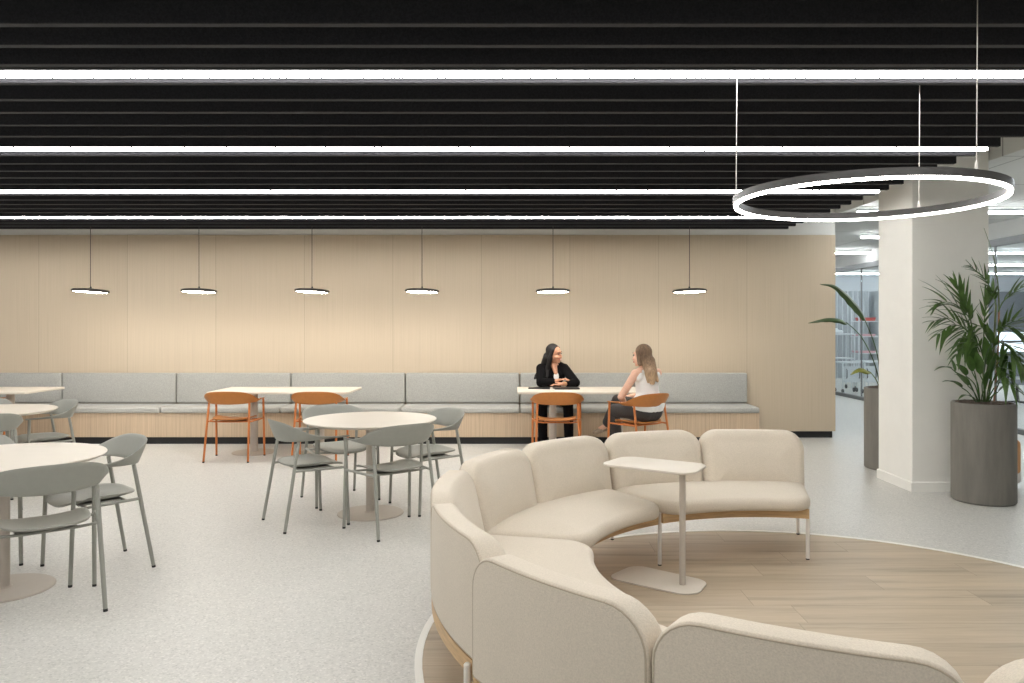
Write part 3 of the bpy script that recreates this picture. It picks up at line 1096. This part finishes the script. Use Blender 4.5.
# ------------------------------------------------------------------ people
def blob(shapes, voxel=0.006, smooth=4):
    """union of rounded cones and ellipsoids grown into one continuous skin"""
    bm = bmesh.new()
    for s in shapes:
        if s[0] == 'c':
            _, a, b, ra, rb = s
            a, b = Vector(a), Vector(b)
            n = max(2, int((b - a).length / (min(ra, rb) * 0.45)) + 1)
            n = min(n, 14)
            for i in range(n + 1):
                f = i / n
                bmesh.ops.create_icosphere(bm, subdivisions=3 if ra > 0.02 else 2, radius=ra + (rb - ra) * f, matrix=Matrix.Translation(a.lerp(b, f)))
        else:
            _, c, rad, rot = s
            m = Matrix.Translation(c) @ rot.to_4x4() @ Matrix.Diagonal((*rad, 1))
            bmesh.ops.create_icosphere(bm, subdivisions=4, radius=1.0, matrix=m)
    me = bpy.data.meshes.new('tmp')
    bm.to_mesh(me); bm.free()
    o = bpy.data.objects.new('tmp', me)
    COL.objects.link(o)
    md = o.modifiers.new('r', 'REMESH'); md.mode = 'VOXEL'; md.voxel_size = voxel
    ms = o.modifiers.new('s', 'SMOOTH'); ms.factor = 0.5; ms.iterations = smooth
    dg = bpy.context.evaluated_depsgraph_get()
    dg.update()
    me2 = bpy.data.meshes.new_from_object(o.evaluated_get(dg))
    bpy.data.objects.remove(o)
    return me2

def bobj(name, shapes, mat, parent, voxel=0.006, smooth=4):
    me = blob(shapes, voxel, smooth)
    me.name = name
    for p in me.polygons:
        p.use_smooth = True
    me.materials.clear()
    me.materials.append(M[mat])
    o = bpy.data.objects.new(name, me)
    COL.objects.link(o)
    o.parent = parent
    return o

I3 = Matrix.Identity(3)
def C(a, b, ra, rb):
    return ('c', a, b, ra, rb)
def E(c, rad, rot=I3):
    return ('e', Vector(c), rad, rot)

def head_frame(center, yaw, pitch=0.0, roll=0.0):
    """face looks along local -Y; yaw turns about Z (positive = counter-clockwise from above)"""
    R = Matrix.Rotation(yaw, 3, 'Z') @ Matrix.Rotation(pitch, 3, 'X') @ Matrix.Rotation(roll, 3, 'Y')
    c = Vector(center)
    return R, (lambda x, y, z: c + R @ Vector((x, y, z)))

def head_shapes(center, yaw, pitch=0, roll=0, k=1.0):
    R, h = head_frame(center, yaw, pitch, roll)
    return [
        E(h(0, 0.015 * k, 0.03 * k), (0.072 * k, 0.09 * k, 0.082 * k), R),
        E(h(0, -0.022 * k, -0.035 * k), (0.058 * k, 0.062 * k, 0.072 * k), R),
        E(h(0, -0.058 * k, -0.092 * k), (0.026 * k, 0.02 * k, 0.018 * k), R),                    # chin
        C(h(0, -0.082 * k, 0.004 * k), h(0, -0.098 * k, -0.034 * k), 0.008 * k, 0.012 * k),      # nose
        E(h(0.012 * k, -0.086 * k, -0.036 * k), (0.008 * k, 0.01 * k, 0.008 * k), R),
        E(h(-0.012 * k, -0.086 * k, -0.036 * k), (0.008 * k, 0.01 * k, 0.008 * k), R),
        E(h(0.034 * k, -0.062 * k, -0.03 * k), (0.024 * k, 0.024 * k, 0.022 * k), R),            # cheeks
        E(h(-0.034 * k, -0.062 * k, -0.03 * k), (0.024 * k, 0.024 * k, 0.022 * k), R),
        E(h(0, -0.078 * k, 0.028 * k), (0.045 * k, 0.012 * k, 0.012 * k), R),                    # brow
        E(h(0.073 * k, 0.005 * k, -0.012 * k), (0.008 * k, 0.018 * k, 0.03 * k), R),             # ears
        E(h(-0.073 * k, 0.005 * k, -0.012 * k), (0.008 * k, 0.018 * k, 0.03 * k), R),
    ], h, R

def hand_shapes(wrist, knuck, tips, thumb, palm_n, r=0.0085):
    """palm from wrist to knuckle line; tips: four fingertip points with mid bends; thumb: (base side point, mid, tip)"""
    w, kn = Vector(wrist), Vector(knuck)
    out = []
    d = (kn - w).normalized()
    side = d.cross(Vector(palm_n)).normalized()
    for i in range(4):
        o = side * (-0.03 + 0.02 * i)
        out.append(C(w + o * 0.55, kn + o, 0.014, 0.0105))
        tip = Vector(tips[i])
        root = kn + o
        m1 = root.lerp(tip, 0.45) + Vector(palm_n) * 0.010
        out.append(C(root, m1, r * 1.05, r))
        out.append(C(m1, tip, r, r * 0.78))
    a, b, c = [Vector(p) for p in thumb]
    out += [C(a, b, 0.012, 0.0095), C(b, c, 0.0095, 0.0075)]
    return out

def face_bits(h, R, k, parent, smile=True):
    for s in (-1, 1):
        bm = bmesh.new()
        bmesh.ops.create_icosphere(bm, subdivisions=3, radius=1.0, matrix=Matrix.Translation(h(s * 0.030 * k, -0.078 * k, 0.008 * k)) @ R.to_4x4() @ Matrix.Diagonal((0.013 * k, 0.007 * k, 0.0062 * k, 1)))
        finish('eye', bm, 'eye', parent)
        bm = tb([h(s * 0.012 * k, -0.088 * k, 0.030 * k), h(s * 0.030 * k, -0.087 * k, 0.036 * k), h(s * 0.048 * k, -0.074 * k, 0.029 * k)], [0.003 * k, 0.004 * k, 0.002 * k], 6)
        finish('eyebrow', bm, 'eye', parent)
    bm = tb([h(-0.026 * k, -0.076 * k, -0.056 * k), h(-0.012 * k, -0.0875 * k, -0.064 * k), h(0.012 * k, -0.0875 * k, -0.064 * k), h(0.026 * k, -0.076 * k, -0.056 * k)], [0.004 * k, 0.008 * k, 0.008 * k, 0.004 * k], 8)
    m = finish('mouth', bm, 'lip', parent)
    if smile:
        bm = tb([h(-0.018 * k, -0.085 * k, -0.0575 * k), h(0, -0.0955 * k, -0.0615 * k), h(0.018 * k, -0.085 * k, -0.0575 * k)], [0.002 * k, 0.0035 * k, 0.002 * k], 8)
        finish('teeth', bm, 'teeth', m)

# ---- woman in black, on the bench behind the table, arms folded on the table top
pa = thing('person', 'smiling woman in black jacket with long dark hair, arms folded on the table', 'person', (0.46, 9.95, 0))
ax = 0.46
def A(x, y, z):
    return Vector((x - 0.46, y - 9.95, z))
hc = A(0.485, 9.60, 1.150)
hs, hA, RA = head_shapes(hc, radians(52), radians(4), radians(-6), 1.02)
rsh, lsh = A(0.328, 9.72, 0.962), A(0.60, 9.70, 0.965)      # her right is at picture left
rel, lel = A(0.305, 9.46, 0.80), A(0.738, 9.46, 0.80)
rwr, lwr = A(0.50, 9.42, 0.822), A(0.575, 9.35, 0.790)
sk = list(hs)
neck = A(0.465, 9.68, 1.03)
sk += [C(neck, hc + Vector((-0.005, 0.035, -0.07)), 0.055, 0.05),
       C(A(0.46, 9.90, 0.62), A(0.46, 9.74, 0.95), 0.10, 0.11), C(rsh, lsh, 0.05, 0.05), C(neck, rsh, 0.05, 0.045), C(neck, lsh, 0.05, 0.045),
       C(rsh, rel, 0.045, 0.036), C(lsh, lel, 0.045, 0.036), C(rel, rwr, 0.036, 0.025), C(lel, lwr, 0.036, 0.025)]
hipL, hipR = A(0.55, 9.95, 0.565), A(0.37, 9.95, 0.565)
knR, knL = A(0.325, 9.47, 0.535), A(0.645, 9.47, 0.535)
ftR, ftL = A(0.335, 9.50, 0.09), A(0.655, 9.46, 0.09)
sk += [C(hipL, hipR, 0.09, 0.09), C(A(.46, 9.9, .62), A(.46, 9.95, .58), .1, .1), C(hipR, knR, 0.07, 0.05), C(hipL, knL, 0.07, 0.05), C(knR, ftR, 0.048, 0.033), C(knL, ftL, 0.048, 0.033)]
# her left hand lies flat towards picture left, her right hand rests on the left forearm
lk = A(0.500, 9.325, 0.784)
sk += hand_shapes(lwr, lk, [A(0.425, 9.335, 0.772), A(0.418, 9.318, 0.774), A(0.422, 9.30, 0.774), A(0.436, 9.285, 0.772)],
                  (A(0.55, 9.36, 0.80), A(0.515, 9.375, 0.806), A(0.485, 9.372, 0.806)), (0, 0, 1))
rk = A(0.575, 9.395, 0.846)
sk += hand_shapes(rwr, rk, [A(0.645, 9.395, 0.838), A(0.652, 9.375, 0.838), A(0.648, 9.355, 0.836), A(0.636, 9.338, 0.832)],
                  (A(0.52, 9.40, 0.845), A(0.55, 9.365, 0.848), A(0.578, 9.345, 0.838)), (0, 0, 1))
body = bobj('body', sk, 'skinA', pa, 0.0045, 3)
face_bits(hA, RA, 1.02, body)
jk = [C(A(0.46, 9.93, 0.60), A(0.46, 9.76, 0.93), 0.125, 0.128), C(rsh, lsh, 0.062, 0.062), E(A(0.40, 9.70, 0.90), (0.10, 0.10, 0.13)), E(A(0.53, 9.70, 0.90), (0.10, 0.10, 0.13)),
      C(rsh + Vector((-.012, 0, 0)), rel, 0.062, 0.056), C(lsh + Vector((.012, 0, 0)), lel, 0.062, 0.056),
      C(rel, rel.lerp(rwr, 0.75), 0.055, 0.042), C(lel, lel.lerp(lwr, 0.62), 0.054, 0.043),
      C(neck + Vector((-0.06, 0.01, -0.005)), rsh, 0.044, 0.06), C(neck + Vector((0.06, 0.01, -0.005)), lsh, 0.044, 0.06), C(neck + Vector((-.05, .04, .0)), neck + Vector((.05, .04, 0)), .045, .045)]
j = bobj('jacket', jk, 'jacket', pa, 0.007, 3)
# shirt and chest showing between the lapels
bobj('blouse', [E(A(0.505, 9.595, 0.865), (0.034, 0.02, 0.055))], 'shirt', pa, 0.004, 2)
bobj('neckline', [C(A(0.475, 9.635, 1.02), A(0.50, 9.595, 0.91), 0.042, 0.024)], 'skinA', pa, 0.004, 3)
bobj('trousers', [C(hipL, hipR, 0.105, 0.105), C(hipR, knR, 0.088, 0.066), C(hipL, knL, 0.088, 0.066), C(knR, ftR, 0.066, 0.058), C(knL, ftL, 0.066, 0.058)], 'jacket', pa, 0.008, 3)
for f in (ftR, ftL):
    bobj('shoe', [C(f + Vector((0, 0.03, -0.052)), f + Vector((0, -0.12, -0.058)), 0.036, 0.028)], 'device', pa, 0.006, 2)
# hair: cap and long locks falling over her right shoulder and down the back
hh = [E(hA(0, 0.03, 0.042), (0.084, 0.092, 0.088), RA), E(hA(0, 0.06, -0.01), (0.075, 0.06, 0.09), RA),
      C(hA(-0.072, -0.018, 0.06), hA(-0.082, 0.02, -0.05), 0.020, 0.026), C(hA(0.066, -0.012, 0.07), hA(0.078, 0.03, -0.03), 0.018, 0.022),
      C(hA(-0.07, 0.02, -0.05), A(0.40, 9.63, 0.96), 0.030, 0.032), C(A(0.40, 9.63, 0.96), A(0.385, 9.60, 0.86), 0.03, 0.018),
      C(hA(-0.02, 0.09, -0.04), A(0.36, 9.77, 0.98), 0.06, 0.055), C(A(0.36, 9.78, 0.98), A(0.265, 9.79, 0.86), 0.05, 0.03), C(A(0.265, 9.79, 0.86), A(0.24, 9.77, 0.83), 0.028, 0.014)]
bobj('hair', hh, 'hairA', body, 0.006, 3)
bm = ringmesh([(0.031, -0.004), (0.033, 0.0), (0.031, 0.004), (0.029, 0.0)], 32)
w = finish('bracelet', bm, 'watch', pa)
w.rotation_euler = Vector((0, 0, 1)).rotation_difference((lwr - lel).normalized()).to_euler()
w.location = lwr.lerp(lel, 0.08)

# ---- woman in white, on the orange chair, seen from behind, legs crossed
pb = thing('person', 'woman in sleeveless white top with long light brown hair, seen from behind on chair', 'person', (1.42, 8.36, 0))
f = Vector((cos(radians(124)), sin(radians(124)), 0)); rt = Vector((f.y, -f.x, 0))
def Bp(fw, r_, z):
    return f * fw + rt * r_ + Vector((0, 0, z))
def Bw(x, y, z):
    return Vector((x - 1.42, y - 8.36, z))
hcB = Bw(1.372, 8.36, 1.172)
yawB = atan2(f.y, f.x) + pi / 2 + radians(14)
hsB, hB, RB = head_shapes(hcB, yawB, radians(0), 0, 1.05)
neckB = Bp(0.0, 0.0, 1.04)
lshB, rshB = Bp(-0.01, -0.165, 0.985), Bp(-0.01, 0.165, 0.985)
lelB, lwrB = Bw(1.135, 8.26, 0.735), Bw(1.20, 8.47, 0.655)
relB, rwrB = Bp(0.16, 0.20, 0.74), Bp(0.34, 0.07, 0.70)
skb = list(hsB) + [C(neckB, hcB + Vector((0.01, 0, -0.07)), 0.052, 0.05), C(Bp(-.03, 0, .62), Bp(-.01, 0, .93), 0.11, 0.115), C(lshB, rshB, 0.048, 0.048),
     C(neckB, lshB, .045, .042), C(neckB, rshB, .045, .042), C(lshB, lelB, 0.047, 0.038), C(rshB, relB, 0.047, 0.038), C(lelB, lwrB, 0.037, 0.026), C(relB, rwrB, 0.037, 0.026)]
hipLB, hipRB = Bp(-0.02, -0.09, 0.565), Bp(-0.02, 0.09, 0.565)
knLB = Bp(0.42, -0.10, 0.545); ankLB = Bp(0.42, -0.05, 0.10)
knRB = Bp(0.44, -0.02, 0.655); ankRB = Bw(1.055, 8.83, 0.36)
skb += [C(hipLB, hipRB, 0.09, 0.09), C(hipLB, knLB, 0.075, 0.052), C(hipRB, knRB, 0.075, 0.05), C(knLB, ankLB, 0.05, 0.034), C(knRB, ankRB, 0.05, 0.033),
        C(ankRB, ankRB + Vector((-0.085, -0.02, -0.045)), 0.033, 0.026), C(ankLB, ankLB + Vector((-.06, .08, -.05)), .034, .026), C(Bp(-.03, 0, .62), Bp(-.02, 0, .57), .11, .1)]
skb += hand_shapes(lwrB, lwrB + Vector((0.03, 0.075, -0.015)), [lwrB + Vector((0.09, 0.125, -0.035)), lwrB + Vector((0.075, 0.145, -0.04)), lwrB + Vector((0.055, 0.15, -0.045)), lwrB + Vector((0.03, 0.14, -0.045))],
                   (lwrB + Vector((0.02, 0.02, 0.0)), lwrB + Vector((0.055, 0.045, 0.005)), lwrB + Vector((0.08, 0.07, 0.0))), (0.2, 0.1, 0.95))
skb += hand_shapes(rwrB, rwrB + Vector((-0.07, 0.0, -0.005)), [rwrB + Vector((-0.14, 0.02, -0.02)), rwrB + Vector((-0.145, 0.0, -0.02)), rwrB + Vector((-0.14, -0.02, -0.02)), rwrB + Vector((-0.125, -0.035, -0.02))],
                   (rwrB + Vector((-0.02, 0.02, 0.0)), rwrB + Vector((-0.05, 0.05, 0.0)), rwrB + Vector((-0.08, 0.06, -0.005))), (0, 0, 1))
bodyB = bobj('body', skb, 'skinB', pb, 0.0045, 3)
face_bits(hB, RB, 1.05, bodyB, False)
bobj('top', [C(Bp(-.038, 0, .655), Bp(-.02, 0, .80), 0.138, 0.128), C(Bp(-.02, 0, .78), Bp(-.01, 0, .93), 0.128, 0.128), C(Bp(-.04, -.058, .655), Bp(-.04, .058, .655), .136, .136),
             C(Bp(-.014, -.125, .955), Bp(-.014, .125, .955), .060, .060), C(Bp(-.012, -.095, 1.0), Bp(-.005, -.05, 1.02), .042, .04), C(Bp(-.012, .095, 1.0), Bp(-.005, .05, 1.02), .042, .04)], 'shirt', pb, 0.007, 10)
bobj('trousers', [C(Bp(-.03, -.065, .575), Bp(-.03, .065, .575), 0.117, 0.117), C(hipLB, knLB, 0.095, 0.07), C(hipRB, knRB, 0.095, 0.068), C(knLB, ankLB, 0.07, 0.075), C(knRB, ankRB.lerp(knRB, .12), 0.068, 0.07)], 'trouser', pb, 0.008, 3)
dsh = Vector((-0.15, -0.03, -0.075))
s1 = bobj('shoe', [C(ankRB + Vector((0.015, 0, -0.045)), ankRB + dsh * 0.6 + Vector((0, 0, -0.025)), 0.018, 0.02), C(ankRB + dsh * 0.55 + Vector((0, 0, -0.018)), ankRB + dsh + Vector((0, 0, -0.01)), 0.032, 0.024),
                   C(ankRB + Vector((0.03, 0.0, -0.03)), ankRB + Vector((0.02, 0.0, -0.10)), 0.02, 0.012)], 'shoe', pb, 0.005, 2)
bobj('shoe', [C(ankLB + Vector((0, 0, -0.07)), ankLB + Vector((-.09, .12, -.075)), 0.028, 0.024)], 'shoe', pb, 0.005, 2)
hb = [E(hB(0, 0.028, 0.045), (0.086, 0.094, 0.09), RB), E(hB(0, 0.065, -0.02), (0.08, 0.06, 0.10), RB),
      C(hB(-0.074, 0.0, 0.05), hB(-0.08, 0.03, -0.09), 0.022, 0.03), C(hB(0.072, -0.005, 0.05), hB(0.08, 0.03, -0.08), 0.02, 0.028),
      C(hB(0, 0.085, -0.06), Bw(1.455, 8.235, 1.00), 0.078, 0.068), C(hB(-0.045, 0.07, -0.06), Bw(1.43, 8.20, 1.0), 0.055, 0.05),
      C(Bw(1.45, 8.225, 1.00), Bw(1.47, 8.205, 0.89), 0.06, 0.022), C(Bw(1.47, 8.25, 1.00), Bw(1.525, 8.24, 0.905), 0.052, 0.014), C(Bw(1.42, 8.20, 1.0), Bw(1.415, 8.19, 0.90), 0.045, 0.014), C(Bw(1.43, 8.2, 1.0), Bw(1.445, 8.195, 0.885), 0.05, 0.014)]
bobj('hair', hb, 'hairB', bodyB, 0.006, 3)

# ---- devices on the table
d1 = thing('laptop', 'closed thin black laptop under the folded arms of the woman in black', 'laptop', (0.60, 9.17, 0.7465), radians(6))
finish('base', bx(-0.15, 0.15, -0.10, 0.10, 0.0, 0.010, bev=0.003), 'device', d1, 0)
finish('lid', bx(-0.15, 0.15, -0.10, 0.10, 0.0105, 0.017, bev=0.003), 'device', d1, 0)
d2 = tag(finish('tablet', bx(-0.13, 0.13, -0.09, 0.09, 0.0, 0.010, bev=0.003), 'device', None, 0), 'black tablet lying at the left end of the table beside the laptop', 'tablet')
d2.location = (0.28, 9.22, 0.7465)
d2.rotation_euler = (0, 0, radians(-3))

# ------------------------------------------------------------------ open office beyond the column
k = 0
for yy, x0, x1 in ((6.9, 4.9, 14), (9.6, 4.28, 14), (12.3, 5.55, 14), (15.0, 4.3, 14), (17.9, 4.3, 14), (20.9, 4.3, 14)):
    names = ['nearest', 'first', 'second', 'third', 'fourth', 'fifth']
    r = thing('linear_light', 'thin white linear office light %s' % (
        'beside the column, foremost of its row' if k == 0 else names[k] + ' in depth of the row beyond the column'), 'ceiling light', (0, yy, 0), 0, 'linear office lights')
    finish('diffuser', bx(x0, x1, -0.025, 0.025, Zo - 0.09, Zo - 0.06, bev=0.008), 'office', r, 0)
    finish('housing', bx(x0, x1, -0.03, 0.03, Zo - 0.0595, Zo - 0.03), 'steel', r, 0)
    for xx in (x0 + 0.3, x1 - 0.3):
        finish('hanger', tb([(xx, 0, Zo - 0.03), (xx, 0, Zo - 0.001)], 0.006, 6), 'steel', r)
    k += 1

# glass partition
XP = 7.0
gp = thing('glass_partition', 'full-height glass partition with grey frame beyond the column', 'glass partition', (XP, 0, 0))
finish('head_rail', bx(-0.05, 0.05, 4.667, 22.0, 2.66, 2.76), 'mull', gp, 0)
finish('bottom_rail', bx(-0.04, 0.04, 4.667, 22.0, 0.0, 0.07), 'mull', gp, 0)
yy = 4.6668
while yy < 22.1:
    finish('mullion', bx(-0.012, 0.012, yy - 0.012, yy + 0.012, 0.07, 2.66), 'mull', gp, 0)
    if yy + 2.17 < 22.1:
        finish('pane', bx(-0.005, 0.005, yy + 0.013, yy + 2.153, 0.07, 2.66), 'glass', gp, 0)
    yy += 2.1666
struct('trim_3', bx(XP - 0.04, XP + 0.04, 4.667, 22.0, 2.76, Zo), 'ceil', 0)
# far wall with windows
struct('wall_far', bx(XL, 16, 22.4, 22.6, 0, Zo), 'greypanel', 0)
struct('wall_right', bx(15.8, 16, -1, 22.4, 0, Zo), 'greypanel', 0)
def window(n, x0, x1):
    o = struct('window_%d' % n, bx(x0, x1, 22.36, 22.395, 0.75, 2.4), 'sky', 0)
    bm = bmesh.new()
    for xx in (x0, (x0 + x1) / 2, x1):
        box(bm, xx - 0.03, xx + 0.03, 22.32, 22.358, 0.7, 2.45)
    for zz in (0.72, 1.05, 2.43):
        box(bm, x0, x1, 22.325, 22.357, zz - 0.03, zz + 0.03)
    finish('window_frame', bm, 'mull', o, 0)
window(1, 12.6, 15.2)
bl = tag(finish('roller_blind', bx(12.5, 15.3, 22.22, 22.25, 1.32, 2.5, bev=0.005, seg=1), 'blind', None, 0), 'grey roller blind half lowered over the far window', 'blind')

def pleats(x0, x1, y, z0, z1, n):
    bm = bmesh.new()
    fr, bk = [], []
    N = n * 8
    for i in range(N + 1):
        x = x0 + (x1 - x0) * i / N
        d = 0.05 * sin(2 * pi * i / 8)
        fr.append((x, y + d)); bk.append((x, y + d + 0.012))
    rings = []
    for (a, b), (c, d) in zip(fr, bk):
        rings.append([Vector((a, b, z0)), Vector((c, d, z0)), Vector((c, d, z1)), Vector((a, b, z1))])
    loft(bm, rings)
    return bm
tag(finish('curtain', pleats(8.6, 10.1, 21.9, 0.0, 2.5, 10), 'curtain', None, 40), 'pale grey pleated curtain at the far end, seen left of the column', 'curtain')
tag(finish('cupboard', bx(10.3, 11.6, 21.5, 22.3, 0, 2.5, bev=0.01), 'greypanel', None, 0), 'tall pale grey cupboard at the far end beside the curtain', 'cupboard')

def trolley(x0, x1, y0, y1, zt, label, shelves=(), tray=None, panel=False):
    t = thing('trolley', label, 'trolley', ((x0 + x1) / 2, (y0 + y1) / 2, 0))
    w, d = (x1 - x0) / 2, (y1 - y0) / 2
    finish('top', bx(-w, w, -d, d, zt - 0.03, zt, bev=0.006), 'steel', t, 0)
    for z in shelves:
        finish('shelf', bx(-w + 0.005, w - 0.005, -d + 0.005, d - 0.005, z - 0.02, z, bev=0.004), 'steel', t, 0)
    for sx in (-1, 1):
        for sy in (-1, 1):
            x, y = sx * (w - 0.02), sy * (d - 0.02)
            l = finish('leg', tb([(x, y, 0.10), (x, y, zt - 0.03)], 0.016, 8), 'steel', t)
            wheel = finish('caster', tb([(x - 0.012, y, 0.05), (x + 0.012, y, 0.05)], 0.05, 16), 'glide', l)
    if panel:
        finish('side_panel', bx(-w + 0.04, w - 0.04, -d + 0.01, -d + 0.03, 0.25, zt - 0.1), 'greypanel', t, 0)
        finish('handle', tb([(-w * .6, -d, zt - .16), (-w * .6, -d - .03, zt - .18), (-w * .6, -d - .03, .36), (-w * .6, -d, .34)], .01, 8), 'glide', t)
        finish('handle', tb([(w * .6, -d, zt - .16), (w * .6, -d - .03, zt - .18), (w * .6, -d - .03, .36), (w * .6, -d, .34)], .01, 8), 'glide', t)
    return t
trolley(7.30, 7.95, 17.9, 18.4, 1.32, 'tall white steel trolley behind the glass, left of the column', (0.75,))
trolley(7.25, 7.72, 17.0, 17.45, 0.70, 'low white trolley with black handles behind the glass, left of the column', (), None, True)
trolley(7.74, 8.05, 17.0, 17.45, 0.71, 'narrow white trolley with black handles behind the glass', (), None, True)
bag = tag(bobj('folded_sheet', [C((7.36, 18.1, 1.37), (7.72, 18.15, 1.36), 0.05, 0.045), C((7.45, 18.2, 1.38), (7.6, 18.15, 1.40), 0.06, 0.05)], 'steel', None, 0.012, 3),
          'crumpled white sheet lying on the tall trolley', 'sheet')
sh = thing('shelving_rack', 'open white steel shelving rack behind the glass with red and pink trays', 'shelf', (8.45, 18.2, 0))
for z in (0.42, 0.68, 0.86, 1.26, 1.62):
    finish('shelf', bx(-0.40, 0.40, -0.22, 0.22, z - 0.02, z, bev=0.004), 'steel', sh, 0)
for sx in (-1, 1):
    for sy in (-1, 1):
        finish('upright', tb([(sx * .38, sy * .2, 0), (sx * .38, sy * .2, 1.9)], 0.016, 8), 'steel', sh)
def tray(x, z, mat, label, w=0.30, h=0.06):
    t = thing('tray', label, 'tray', (x, 18.18, z))
    bm = bmesh.new()
    def ring(d, zz):
        return [Vector((sx * (w / 2 - d), sy * (0.18 - d), zz)) for sx, sy in ((-1, -1), (1, -1), (1, 1), (-1, 1))]
    loft(bm, [ring(0.02, 0), ring(0, h), ring(0.012, h), ring(0.028, 0.01)])
    finish('bowl', bm, mat, t, 0)
    return t
tray(8.30, 1.6205, 'red', 'red tray on the top shelf of the rack behind the glass', 0.34, 0.08)
tray(8.26, 1.2605, 'pink', 'pink tray on the shelf below the red tray', 0.42, 0.05)
tray(8.26, 0.8605, 'pink', 'pink tray on the middle shelf of the rack', 0.42, 0.05)
tray(8.24, 0.4205, 'red', 'red tray on the lowest shelf of the rack', 0.42, 0.05)

def desk(x, y, label):
    t = thing('work_table', label, 'table', (x, y, 0))
    finish('tabletop', bx(-0.8, 0.8, -0.4, 0.4, 0.71, 0.74, bev=0.005), 'steel', t, 0)
    for sx in (-1, 1):
        for sy in (-1, 1):
            finish('leg', tb([(sx * .74, sy * .34, 0), (sx * .74, sy * .34, .71)], 0.02, 8), 'steel', t)
def office_chair(x, y, label):
    t = thing('office_chair', label, 'chair', (x, y, 0))
    finish('seat', bx(-0.24, 0.24, -0.24, 0.24, 0.42, 0.49, bev=0.03, seg=3), 'blind', t, 60)
    finish('backrest', bx(-0.22, 0.22, 0.22, 0.27, 0.55, 1.0, bev=0.02, seg=3), 'blind', t, 60)
    finish('post', tb([(0, 0, 0.1), (0, 0, 0.42)], 0.025, 10), 'glide', t)
    finish('back_bar', tb([(0, 0.1, 0.43), (0, 0.25, 0.46), (0, 0.262, 0.62)], 0.018, 8), 'glide', t)
    bm = bmesh.new()
    for i in range(5):
        a = 2 * pi * i / 5
        tube(bm, [(0, 0, 0.1), (0.27 * cos(a), 0.27 * sin(a), 0.075)], 0.016, 8)
    bb = finish('base', bm, 'glide', t)
    for i in range(5):
        a = 2 * pi * i / 5
        finish('caster', tb([(0.27 * cos(a) - .012, 0.27 * sin(a), 0.032), (0.27 * cos(a) + .012, 0.27 * sin(a), 0.032)], 0.032, 12), 'glide', bb)
desk(9.9, 15.2, 'white work table behind the glass, right of the column')
office_chair(9.3, 14.2, 'dark grey swivel chair behind the glass, right of the column')
